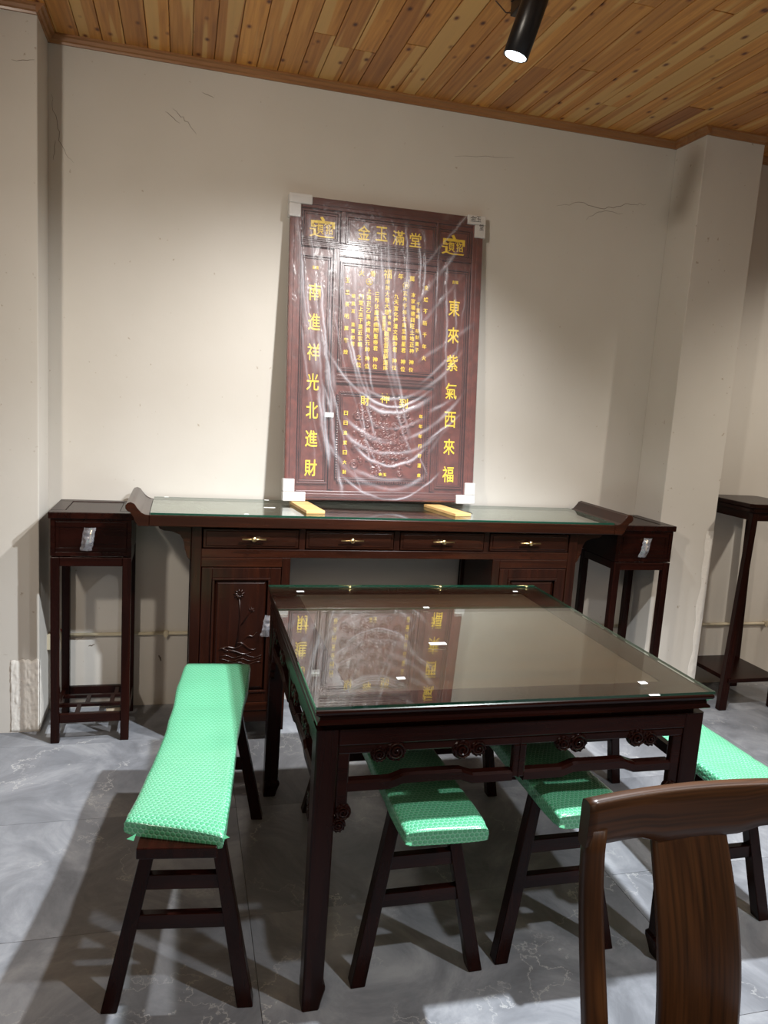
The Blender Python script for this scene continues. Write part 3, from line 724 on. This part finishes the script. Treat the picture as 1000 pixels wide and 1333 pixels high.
# fret borders around the lower carving and sides of the centre
fr = MB()
def fret(u0, v0, u1, v1, n):
    for k in range(n):
        t_ = (k+.5)/n; u = u0+(u1-u0)*t_; v = v0+(v1-v0)*t_
        fr.box(u-.0045, u+.0045, v-.0045, v+.0045, -.02, -.008, .001)
        fr.box(u-.0018, u+.0018, v-.0018, v+.0018, -.02, -.0055, 0)
fret(.243, .10, .243, .50, 34); fret(.693, .10, .693, .50, 34); fret(.25, .508, .69, .508, 38); fret(.25, .088, .69, .088, 38)
fr.done('fret_border', PNLD, pnl)
# deep relief carving
random.seed(11)
blobs = []
for k in range(230):
    u = random.gauss(.468, .085); v = random.gauss(.285, .085)
    if not (.32 < u < .62 and .125 < v < .445): continue
    blobs.append((u, v, random.uniform(.005, .018), random.uniform(.4, 1)))
for u, v in ((.36, .44), (.34, .40), (.38, .41), (.58, .42), (.61, .38), (.56, .39), (.33, .17), (.60, .19), (.47, .42), (.47, .20)): blobs.append((u, v, .022, 1))
def relief(i, j):
    u = .270+.396*i/150; v = .112+.376*j/140; h = 0
    for bu, bv, br, ba in blobs:
        d2 = ((u-bu)**2+(v-bv)**2)/(br*br)
        if d2 < 1: h = max(h, ba*sqrt(1-d2)*(.7+.3*cos(9*sqrt(d2))))
    h = h*.011
    if h > 0: h += .0015*noise.noise((u*160, v*160, 0))
    return Vector((u, v, -.0158+h))
m_ = MB(); m_.grid(151, 141, relief); m_.done('carved_relief', PNL, pnl, recalc=False)
# gold characters
GZ = Matrix.Translation((0, 0, -.0148))
def row(name, items, ext=.0012, off=.012, z=0): return glyph_obj(name, items, GOLDP, pnl, Matrix.Translation((0, 0, -.0148+z)), ext=ext, off=off)
for ch, (u, v) in zip('金玉滿堂', ((.346, 1.248), (.431, 1.252), (.514, 1.243), (.598, 1.241))): row('gold_character', [(ch, u, v, .058, .066)], off=.010)
for s, u, vs_ in (('南進祥光北進財', .123, (.957, .822, .685, .548, .417, .286, .150)), ('東來紫氣西來福', .806, (.942, .811, .678, .542, .404, .272, .137))):
    for ch, v in zip(s, vs_): row('gold_character', [(ch, u, v, .058, .078)], off=.010)
for u, v in ((.150, 1.256), (.790, 1.243)):
    row('gold_character', [('宀', u+.002, v+.018, .112, .050), ('王', u-.018, v+.012, .026, .026), ('尔', u+.020, v+.012, .028, .026), ('貝', u-.010, v-.016, .034, .044), ('招', u+.032, v-.014, .034, .040), ('辶', u-.002, v-.022, .116, .058)], off=.010)
row('gold_character', [('福', .467, 1.072, .040, .044)], off=.010)
row('gold_inscription', [(c, u, v, .026, .026) for c, u, v in (('火', .341, 1.064), ('香', .396, 1.066), ('年', .531, 1.066), ('萬', .588, 1.060))], off=.012)
cols = [('玉盞長明萬載燈', .275, 1.025, .695, .021), ('順風耳', .305, .955, .885, .018), ('進寶郎君', .307, .825, .735, .019), ('門堂上派下遠近宗親', .342, .955, .735, .022), ('之位', .339, .675, .640, .024),
        ('上清正乙黑虎趙大元帥', .379, .985, .715, .022), ('神位', .379, .672, .637, .023), ('三界伏魔武曲關聖帝君', .418, .972, .722, .022), ('神位', .418, .670, .637, .023),
        ('南無大慈大悲', .468, 1.035, .895, .023), ('靈感應化', .456, .868, .815, .017), ('救苦救難', .482, .900, .815, .017), ('觀世音菩薩蓮座', .470, .793, .632, .024),
        ('九天宣化梓潼文昌帝君', .513, .972, .722, .022), ('神位', .513, .670, .637, .023), ('玄奉千年太歲至德星君', .556, .990, .722, .022), ('神位', .556, .668, .634, .023),
        ('本家福德興旺土地正神', .597, .985, .722, .022), ('神位', .597, .668, .632, .023), ('千里眼', .623, .945, .885, .018), ('招財童子', .623, .818, .728, .019), ('金爐不斷千年火', .660, 1.025, .692, .022)]
for s, u, va, vb, sz in cols:
    n_ = len(s); row('gold_inscription', [(c, u, va+(vb-va)*k/(n_-1), sz, sz*1.02) for k, c in enumerate(s)], off=.010)
for ch, u, in (('土', .379), ('地', .559)):
    m_ = MB(); m_.tube([(u+.015*cos(a_*pi/12), 1.027+.015*sin(a_*pi/12), -.0148) for a_ in range(25)], .0012, 6, False); m_.done('gold_ring', GOLDP, pnl, True)
    row('gold_inscription', [(ch, u, 1.027, .018, .018)])
for ch, u, v, rt in (('財', .374, .474, .10), ('神', .471, .490, 0), ('到', .564, .470, -.12)): row('gold_character', [(ch, u, v, .044, .046)], off=.010, z=.0035)
for s, u, va, vb in (('日日進寶日大財', .284, .412, .135), ('年年年行好運來', .655, .412, .128)):
    row('gold_inscription', [(c, u, va+(vb-va)*k/6, .019, .020) for k, c in enumerate(s)], z=.002)
row('gold_inscription', [('富貴', .123, 1.068, .030, .016)]); row('gold_inscription', [('吉福', .806, 1.064, .030, .016)])
row('gold_inscription', [('金玉', .470, .128, .040, .016)], z=.006)
pbox('paper_label', STICK, .181, .222, .388, .410, .0035, .0045, .001)
# foam corner protectors
def corner(u, v, su, sv, L=.098):
    b = MB(); w_ = .050
    def bx(a0, a1, c0, c1):
        a0, a1 = sorted((u+su*a0, u+su*a1)); c0, c1 = sorted((v+sv*c0, v+sv*c1)); b.box(a0, a1, c0, c1, -.037, .010, .004)
    bx(-.008, L, -.006, .038); bx(-.008, w_-.004, .0382, .098)
    return b.done('corner_protector', FOAM, pnl)
corner(0, 0, 1, 1); corner(PWD, 0, -1, 1, .090); corner(0, PHT, 1, -1); corner(PWD, PHT, -1, -1, .085)
glyph_obj('marker_writing', [('金', PWD-.060, PHT-.013, .026, .026), ('玉', PWD-.030, PHT-.012, .024, .026), ('堂', PWD-.014, PHT-.048, .022, .030), ('工', PWD-.046, PHT-.015, .012, .02)], INK, pnl, Matrix.Translation((0, 0, .0101)), ext=.0003, off=.0)
# wrap film with folds
random.seed(5)
folds = []   # (kind, position, width, height, curvature, start, end)
R_u = random.uniform
for k in range(13): folds.append(('L', .035+.034*k+R_u(-.012, .012), R_u(.0022, .006), R_u(.5, 1), R_u(.10, .22), R_u(.0, .5), R_u(1.0, 1.36)))
for k in range(9): folds.append(('L', .05+.060*k+R_u(-.02, .02), R_u(.007, .013), R_u(.35, .6), R_u(.05, .2), R_u(.45, .9), R_u(1.15, 1.34)))
for k in range(5): folds.append(('L', .03+.028*k+R_u(-.008, .008), R_u(.003, .008), R_u(.5, .9), R_u(.04, .12), R_u(.0, .2), R_u(.6, .95)))
for k in range(8): folds.append(('V', .50+.05*k+R_u(-.015, .015), R_u(.002, .005), R_u(.4, .9), R_u(-.12, .08), R_u(.5, .95), R_u(1.15, 1.36)))
for k in range(11): folds.append(('U', .02+.048*k+R_u(-.02, .02), R_u(.003, .007), R_u(.4, 1), R_u(1.6, 3.2), R_u(.06, .35), R_u(.55, .93)))
for k in range(9): folds.append(('R', .08+.13*k+R_u(-.03, .03), R_u(.003, .007), R_u(.4, 1), R_u(.5, 1.4), R_u(.5, .72), R_u(.80, .93)))
def film_h(u, v):
    h = 0; cr_ = 0
    wob = .012*noise.noise((u*5, v*5, 0))+.006*noise.noise((u*17, v*17, 3))+.0015*noise.noise((u*70, v*70, 3))
    for ty, p, w_, a_, k_, s0, s1 in folds:
        if ty == 'L' or ty == 'V':
            c_ = p+k_*(1.3-v)**2+wob; d = (u-c_)/w_; q_ = v
        elif ty == 'U':
            c_ = p+k_*(u-.50)**2+wob; d = (v-c_)/w_/(1+abs(2*k_*(u-.5))); q_ = u
        else:
            c_ = p+k_*(u-.55)+wob; d = (v-c_)/w_/(1+k_); q_ = u
        if abs(d) < 3:
            m__ = smooth(s0, s0+.08, q_)*(1-smooth(s1-.08, s1, q_))
            g_ = exp(-d*d)*m__*a_*max(0, .6+.9*noise.noise((u*8+p*9, v*8, 5)))
            h += g_*w_*1.1; cr_ = max(cr_, g_)
    return h, cr_
NU, NV = 230, 330
def smooth(a, b, t): t = min(max((t-a)/(b-a), 0), 1); return t*t*(3-2*t)
cvals = []
def film(i, j):
    u = -.004+(PWD+.008)*i/NU; v = -.004+(PHT+.006)*j/NV
    h, c = film_h(u, v); cvals.append(c)
    h += .0035*noise.noise((u*7+v*2, v*2.5, 8))+.0022*noise.noise((u*30+v*9, v*14, 8))+.0010*noise.noise((u*80, v*60, 2))
    e = min(u+.004, PWD+.004-u, v+.004, PHT+.002-v)
    z = .014+h
    if e < .01: z = -.030+(z+.030)*max(0, e/.01)**.35
    return Vector((u, v, z))
m_ = MB(); m_.grid(NU+1, NV+1, film); fo = m_.done('clear_film', FILM, pnl, recalc=False)
at_ = fo.data.attributes.new('crease_glare', 'FLOAT', 'POINT'); at_.data.foreach_set('value', cvals)

# pine blocks under the panel feet
for (x_, y_, rz, lab, cat) in ((1.128, -.345, .12, 'pale pine block under the left foot of the wrapped panel', 'wood block'), (1.808, -.325, .22, 'pale pine block under the right foot of the wrapped panel', 'wood block')):
    b = tag(MB().box(-.042, .042, -.090, .20, 0, .013, .0012).done('wood_block', BLK), lab, cat)
    b.location = (x_, y_, ZT+.009); b.rotation_euler = (0, 0, rz)

# ------------------------------------------------------------------ square dining table
tb = thing('dining_table', 'square dark rosewood table with carved scroll aprons and glass top', 'table', (1.4374, -1.4267, 0), -.0078)
TA, TB, TZ = 1.0858/2, 1.1288/2, .82
g_ = MB().box(-TA, TA, -TB, TB, TZ-.007, TZ).done('glass_top', [GLASS, GEDGE], tb)
for p in g_.data.polygons: p.material_index = 0 if abs(p.normal.z) > .9 else 1
TW = wood('table_top_wood', (.022, .008, .004), (.045, .017, .008), .35, 0, 14, .3)
def prof_ring(name, prof, m, hx, hy):
    """profile (inset from the outer rectangle, z) swept around the rectangle"""
    b = MB(); rings = []
    for ins, z in prof:
        rings.append([b.bm.verts.new((sx*(hx-ins), sy*(hy-ins), z)) for sx, sy in ((-1, -1), (1, -1), (1, 1), (-1, 1))])
    for i_ in range(len(rings)-1):
        for k in range(4): b.bm.faces.new((rings[i_][k], rings[i_][(k+1) % 4], rings[i_+1][(k+1) % 4], rings[i_+1][k]))
    return b.done(name, m, tb)
zt = TZ-.0078
prof_ring('top_frame', [(.10, zt-.02), (.10, zt), (.006, zt), (.001, zt-.003), (.0, zt-.008), (.002, zt-.014), (.008, zt-.018), (.013, zt-.024), (.012, zt-.030), (.006, zt-.034), (.005, zt-.040), (.010, zt-.043), (.034, zt-.043), (.034, zt-.060), (.10, zt-.060), (.10, zt-.02)], WX, TA, TB)
box('top_board', TW, -TA+.1, TA-.1, -TB+.1, TB-.1, zt-.018, zt-.002, .001, tb)
LI = .0085; LG = .056
zl = zt-.060
for sx in (-1, 1):
    for sy in (-1, 1):
        ox, oy = sx*(TA-LI), sy*(TB-.020)
        ix, iy = ox-sx*LG, oy-sy*LG
        b = MB()
        secs = [(0, .045, .0), (.02, .049, .0), (.052, .058, .002), (.062, .058, .002), (.070, .052, .0), (.35, .054, 0), (zl, LG, 0)]
        rings = []
        for z, wd, off in secs:
            a0, b0 = ox-sx*off*0, oy
            a1, b1 = ox-sx*wd, oy-sy*wd
            c_ = .004
            pts = [(a0, b0+(-sy)*c_), (a0-sx*c_, b0), (a1+sx*c_, b0), (a1, b0-sy*c_), (a1, b1+sy*c_), (a1+sx*c_, b1), (a0-sx*c_, b1), (a0, b1+sy*c_)]
            rings.append([b.bm.verts.new((p[0], p[1], z)) for p in pts])
        for i_ in range(len(rings)-1):
            for k in range(8): b.bm.faces.new((rings[i_][k], rings[i_][(k+1) % 8], rings[i_+1][(k+1) % 8], rings[i_+1][k]))
        b.bm.faces.new(rings[0]); b.bm.faces.new(rings[-1])
        b.done('leg', WZ, tb)
def spiral(b, cx, cz, r, y, sg=1):
    """carved rosette-like scroll: disc, spiral ridge and beads; drawn facing -y"""
    b.tube([(cx, y+.014, cz), (cx, y+.002, cz), (cx, y-.001, cz)], [r*.98, r, r*.9], 20)
    pts = [];
    for k in range(44):
        a_ = sg*k*.33; rr = r*.86*(1-k/50)
        pts.append((cx+rr*cos(a_), y-.002-.003*(k/44), cz+rr*sin(a_)))
    b.tube(pts, [r*.10]*44, 6)
    for k in range(10):
        a_ = 2*pi*k/10; b.tube([(cx+r*.84*cos(a_), y+.006, cz+r*.84*sin(a_)), (cx+r*.84*cos(a_), y-.004, cz+r*.84*sin(a_))], [r*.17, r*.12], 6)
def apron_side(half, depth_off, rz):
    """apron and fretwork of one side; half = half length between outer leg faces; built facing -y then rotated"""
    Mz = Matrix.Rotation(rz, 4, 'Z'); y0 = -depth_off
    def fin(b, name, m, par=tb):
        bmesh.ops.transform(b.bm, matrix=Mz, verts=b.bm.verts[:]); return b.done(name, m, par)
    L = half-LG
    ap = fin(MB().box(-L, L, y0+.001, y0+.022, zl-.042, zl, .003), 'apron', WX if abs(sin(rz)) < .5 else WY)
    b = MB(); z1_ = zl-.0425; z2_ = .688
    y1_, y2_ = y0+.005, y0+.026
    b.box(-L, L, y1_, y2_, z2_-.002, z1_, .004)
    for s in (-1, 1):
        a0, a1 = sorted((s*L, s*(L-.030))); b.box(a0, a1, y1_+.0005, y2_, .545, z2_-.0, .004)
    b.box(-.018, .018, y1_+.0005, y2_, .597, z2_, .004); b.box(-.0015, .0015, y1_-.0015, y2_, .597, z1_, 0)
    fin(b, 'fret_frame', WX if abs(sin(rz)) < .5 else WY)
    # hump rail
    for s in (-1, 1):
        b = MB(); x0_, x1_ = .016, L-.028
        n_ = 28
        def zc(t_):
            m__ = min(max((t_-.24)/.10, 0), 1) * min(max((.76-t_)/.10, 0), 1); m__ = m__*m__*(3-2*m__); return .600+.013*m__
        rings = []
        for k in range(n_+1):
            t_ = k/n_; xx = s*(x0_+(x1_-x0_)*t_); c_ = zc(t_)
            rings.append([b.bm.verts.new(p) for p in ((xx, y1_+.001, c_-.012), (xx, y1_+.006, c_-.015), (xx, y2_+.006, c_-.015), (xx, y2_+.006, c_+.014), (xx, y1_+.007, c_+.014), (xx, y1_, c_+.009))])
        for k in range(n_):
            for q_ in range(6): b.bm.faces.new((rings[k][q_], rings[k][(q_+1) % 6], rings[k+1][(q_+1) % 6], rings[k+1][q_]))
        b.bm.faces.new(rings[0]); b.bm.faces.new(rings[-1])
        fin(b, 'hump_rail', WX if abs(sin(rz)) < .5 else WY)
        for pr in ((.062, .104, 1), (.277, .320, -1)):
            # positions measured from the stile
            xa = L-.030-pr[0]-.010; xb_ = L-.030-pr[1]-.010
            b = MB(); r1, r2 = (.021, .026) if pr[2] == 1 else (.026, .021)
            spiral(b, s*xa, .683, r1, y1_-.002, s); spiral(b, s*xb_, .689 if pr[2] == 1 else .684, r2, y1_-.003, -s)
            fin(b, 'scroll_carving', WZ)
        b = MB(); spiral(b, s*(L-.020), .536, .021, y1_-.001, s); spiral(b, s*(L-.010), .503, .019, y1_-.002, -s)
        fin(b, 'scroll_carving', WZ)
hx, hy = TA-LI, TB-.020
apron_side(hx, hy, 0); apron_side(hx, hy, pi); apron_side(hy, hx, pi/2); apron_side(hy, hx, -pi/2)
# small white pads and stickers on the table glass
def unproj(U, V, z):
    d = cf+cr*((U-500)/FPX)-cu*((V-666.5)/FPX); t_ = (z-CAM.z)/d.z; return CAM+d*t_
for (U, V, sx_, sy_, lab) in ((570, 838, .052, .020, 'long white sticker on the table glass inside the panel reflection'), (522, 883, .022, .014, 'small white pad on the table glass near its front middle'), (837, 889, .022, .016, 'small white pad near the front right corner of the table glass'),
                              (555, 791, .020, .012, 'tiny white pad towards the back middle of the table glass'), (391, 770, .026, .014, 'small white pad at the back left corner of the table glass'), (852, 905, .03, .008, 'white scrap at the front edge of the table glass'), (671, 770, .018, .010, 'tiny white pad at the back right of the table glass')):
    P_ = unproj(U, V, TZ)
    tag(box('sticker', STICK, -sx_/2, sx_/2, -sy_/2, sy_/2, 0, .0008, 0), lab, 'sticker').location = (P_.x, P_.y, TZ+.0002)

# ------------------------------------------------------------------ benches wrapped in green bubble film
def smooth(a, b, t): t = min(max((t-a)/(b-a), 0), 1); return t*t*(3-2*t)
def wrap_mesh(y0, y1, zb, zt_, hw, seed, bulge=.012, twist=0):
    nx, nl = 40, 70
    sec = []
    r_ = .011
    def section(k):   # rounded rectangle, k in 0..nx
        per = [(-1, -1), (1, -1), (1, 1), (-1, 1)]
        t_ = k/nx*4; i_ = int(t_) % 4; f_ = t_-int(t_)
        a, b = per[i_], per[(i_+1) % 4]
        return a[0]+(b[0]-a[0])*f_, a[1]+(b[1]-a[1])*f_
    zc, hh = (zb+zt_)/2, (zt_-zb)/2
    def fn(i, j):
        v = j/nl; y = y0+(y1-y0)*v
        e = min(v, 1-v)*(y1-y0)
        s = min(1, (e/.022))**.45 if e < .022 else 1
        s = max(s, .78) if e < .022 else 1
        x, z = section(i)
        sq = lambda q: q
        # round the corners
        ln = (abs(x)**8+abs(z)**8)**(1/8); x, z = x/ln, z/ln
        w_ = hw+bulge*sin(pi*v*2.0+seed)*.6+.004*noise.noise((v*7, seed*3.1, 0))
        X_ = x*w_*(.985 if s < 1 else 1)
        Z_ = zc+z*hh*s
        nz = noise.noise((X_*9, y*6, seed*5.3+z)); Z_ += .0032*nz; X_ += .002*noise.noise((y*12, z*3, seed))*abs(x)
        X_ += twist*(1-v)**6; y += (.22 if twist else .04)*-x*hw*(1-v)**5; Z_ -= (.006*x*(1-v)**8 if twist else 0)
        # tape creases
        for c_, sl in ((.16, .10), (.63, .06)):
            d = (v-c_-sl*x*.12)/.004
            if abs(d) < 3 and z > .5: Z_ -= .0018*exp(-d*d)
        return Vector((X_, y, Z_))
    ulen = [0]
    def uvf(i, j):
        x, z = section(i % nx if i < nx else 0); per = i/nx*(4*hw+4*hh)
        t_ = i/nx*4; k_ = min(int(t_), 3); f_ = t_-k_
        base = (0, 2*hw, 2*hw+2*hh, 4*hw+2*hh)[k_]; return (base+f_*(2*hw if k_ % 2 == 0 else 2*hh), (y0+(y1-y0)*j/nl))
    b = MB(); V = b.grid(nx, nl+1, fn, uvf, closed_u=True)
    uvl = b.bm.loops.layers.uv.verify()
    for jj in (0, nl):
        f = b.bm.faces.new([V[i][jj] for i in range(nx)]); f.smooth = False
        for lp in f.loops: lp[uvl].uv = (lp.vert.co.x, lp.vert.co.z)
    # crumpled end tabs
    for sx in (-1, 1):
        for ii in range(1):
            c = Vector((sx*(hw-.004), y0+.004, zc-.004))
            a1 = b.bm.verts.new(c+Vector((-sx*.012, .004, .004))); a2 = b.bm.verts.new(c+Vector((-sx*.008, -.006, -.008))); a3 = b.bm.verts.new(c+Vector((sx*(.008+.003*ii), -.004, -.004+.003*ii)))
            b.bm.faces.new((a1, a2, a3))
    return b
def bench(label, short_cover=False, seed=1):
    t = thing('bench', label, 'bench', (0, 0, 0), 0, 'benches wrapped in green bubble film around the table')
    zs = .477
    y0, y1 = (-.530, .545)
    box('seat', WY, -.090, .090, -.545 if short_cover else -.535, .535, zs, zs+.028, .003, t)
    if short_cover: wm = wrap_mesh(-.515, .560, zs+.020, zs+.062, .112, seed, .010, -.012)
    else: wm = wrap_mesh(-.575, .545, zs-.004, zs+.041, .104, seed, .006)
    wm.done('bubble_wrap', BUB, t, recalc=True)
    for sx in (-1, 1):
        for sy in (-1, 1):
            txx, tyy = sx*.072, sy*.375; bxx, byy = sx*.166, sy*.428
            a = .020; c_ = .0165
            MB().hexa([(bxx-a, byy-a, 0), (bxx+a, byy-a, 0), (bxx+a, byy+a, 0), (bxx-a, byy+a, 0)],
                      [(txx-c_, tyy-c_, zs-.0005), (txx+c_, tyy-c_, zs-.0005), (txx+c_, tyy+c_, zs-.0005), (txx-c_, tyy+c_, zs-.0005)], .003).done('leg', WZ, t)
    for sy in (-1, 1):
        for z in (.322, .222):
            f_ = 1-z/zs; xe = .072+(.166-.072)*f_-.012; ye = sy*(.375+(.428-.375)*f_)
            box('stretcher', WX, -xe, xe, ye-.011, ye+.011, z-.020, z+.020, .002, t)
    # end apron boards under the seat between the legs
    for sy in (-1, 1):
        box('apron', WX, -.058, .058, sy*.378-.010, sy*.378+.010, zs-.045, zs-.0005, .002, t)
    return t
b1 = bench('green-wrapped bench left of the table, its bare dark seat end showing', True, 2)
b1.location = (.652, -1.462, 0); b1.rotation_euler = (0, 0, -.125)
b2 = bench('left of the two green-wrapped benches pushed under the table', False, 1)
b2.location = (1.222, -1.468, 0)
b3 = copy_tree(b2); b3['label'] = 'right of the two green-wrapped benches pushed under the table'; b3.location = (1.636, -1.456, 0)
b4 = copy_tree(b2); b4['label'] = 'green-wrapped bench on the right side of the table, behind the walnut chair'; b4.location = (2.208, -1.43, 0)

# ------------------------------------------------------------------ walnut chair, back of its rail to the table
ch = thing('dining_chair', 'walnut chair with curved top rail and wide back splat, front right', 'chair', (1.462, -2.620, 0), radians(0))
def loft(name, stations, m, parent, uvs=1.0, flip=False, seg=None):
    """stations: list of (centre, ax, ay, half_x, half_y); superellipse section"""
    n_ = 20; b = MB(); uvl = b.bm.loops.layers.uv.verify(); rings = []; d = 0; ds = []
    for i_, (c_, a_, e_, p_, q_) in enumerate(stations):
        if i_: d += (Vector(c_)-Vector(stations[i_-1][0])).length
        ds.append(d); ring = []
        for k in range(n_):
            t_ = 2*pi*(k+.5)/n_; cx_, sy_ = cos(t_), sin(t_); g = (abs(cx_)**7+abs(sy_)**7)**(-1/7)
            ring.append(b.bm.verts.new(Vector(c_)+Vector(a_)*cx_*g*p_+Vector(e_)*sy_*g*q_))
        rings.append(ring)
    for i_ in range(len(rings)-1):
        for k in range(n_):
            k2 = (k+1) % n_
            f = b.bm.faces.new((rings[i_][k], rings[i_][k2], rings[i_+1][k2], rings[i_+1][k])); f.smooth = True
            for lp, (ii, kk) in zip(f.loops, ((i_, k), (i_, k2), (i_+1, k2), (i_+1, k))):
                st_ = stations[ii]; rel_ = rings[ii][kk].co-Vector(st_[0])
                lp[uvl].uv = (rel_.dot(Vector(st_[1]))+rel_.dot(Vector(st_[2]))*.7, ds[ii])
    for rg in (rings[0], rings[-1]): b.bm.faces.new(rg)
    o = b.done(name, m, parent); return o
def uvz(o): return o
HWc = .238; ZR = .918
# top rail: curved in plan (ends towards the sitter, -y) and gently arched
st_ = []
for k in range(25):
    s = -1+2*k/24; x_ = s*HWc
    y_ = .024*(1-s*s); lift = .0
    hz = .040+.002*(1-s*s)
    if abs(s) < .55: hz += .007*smooth(.55, .30, abs(s)) if abs(s) > .30 else .007
    zc = ZR+lift-hz
    st_.append(((x_, y_, zc), (0, 0, 1), (0, 1, 0), hz, .0135))
rail = loft('top_rail', st_, WAL, ch)
for v_ in rail.data.uv_layers[0].data: v_.uv = (v_.uv[0]*1.0+3, v_.uv[1]*.55)
# posts with recline
for s in (-1, 1):
    st_ = []
    for k in range(22):
        z = (ZR-.050)*(1-k/21)
        yy = -.0175-.095*smooth(.85, .42, z) if z > .42 else -.112-.03*smooth(.42, 0, z)
        hw_ = .0215-.003*smooth(.45, .85, z)
        st_.append(((s*(HWc-.0215+.006*smooth(.85, .5, z)), yy+.018, z), (1, 0, 0), (0, 1, 0), hw_, .0118))
    o = loft('rear_leg', st_, WAL, ch)
    for v_ in o.data.uv_layers[0].data: v_.uv = (v_.uv[0]+1.3*s, v_.uv[1])
# splat
st_ = []
for k in range(24):
    z = .462+(.840-.462)*k/23
    t_ = k/23
    yy = .026-.095*(1-t_)-.022*sin(pi*(1-t_)*1.0)
    hw_ = .074+.006*(1-t_)+.004*sin(pi*t_)
    st_.append(((-.018, yy, z), (1, 0, 0), (0, 1, 0), hw_, .008))
o = loft('back_splat', st_, WAL, ch)
for v_ in o.data.uv_layers[0].data: v_.uv = (v_.uv[0]+.62, v_.uv[1]*.8+.4)
sy0, sy1 = -.55, -.085
m_ = MB(); m_.box(-HWc+.045, HWc-.045, sy0, sy1, .438, .462, .006); seat = m_.done('seat', WAL, ch)
for s in (-1, 1):
    box('front_leg', WAL, s*(HWc-.035)-.02, s*(HWc-.035)+.02, sy0+.01, sy0+.05, 0, .4378, .004, ch)
    box('side_rail', WAL, s*(HWc-.045)-.011, s*(HWc-.045)+.011, sy0+.05, sy1-.03, .385, .4375, .003, ch)
    box('side_stretcher', WAL, s*(HWc-.045)-.010, s*(HWc-.045)+.010, sy0+.05, sy1-.03, .12, .15, .003, ch)
box('front_rail', WAL, -HWc+.057, HWc-.057, sy0+.02, sy0+.042, .385, .4375, .003, ch)
box('back_rail', WAL, -HWc+.057, HWc-.057, sy1-.034, sy1-.012, .385, .4375, .003, ch)
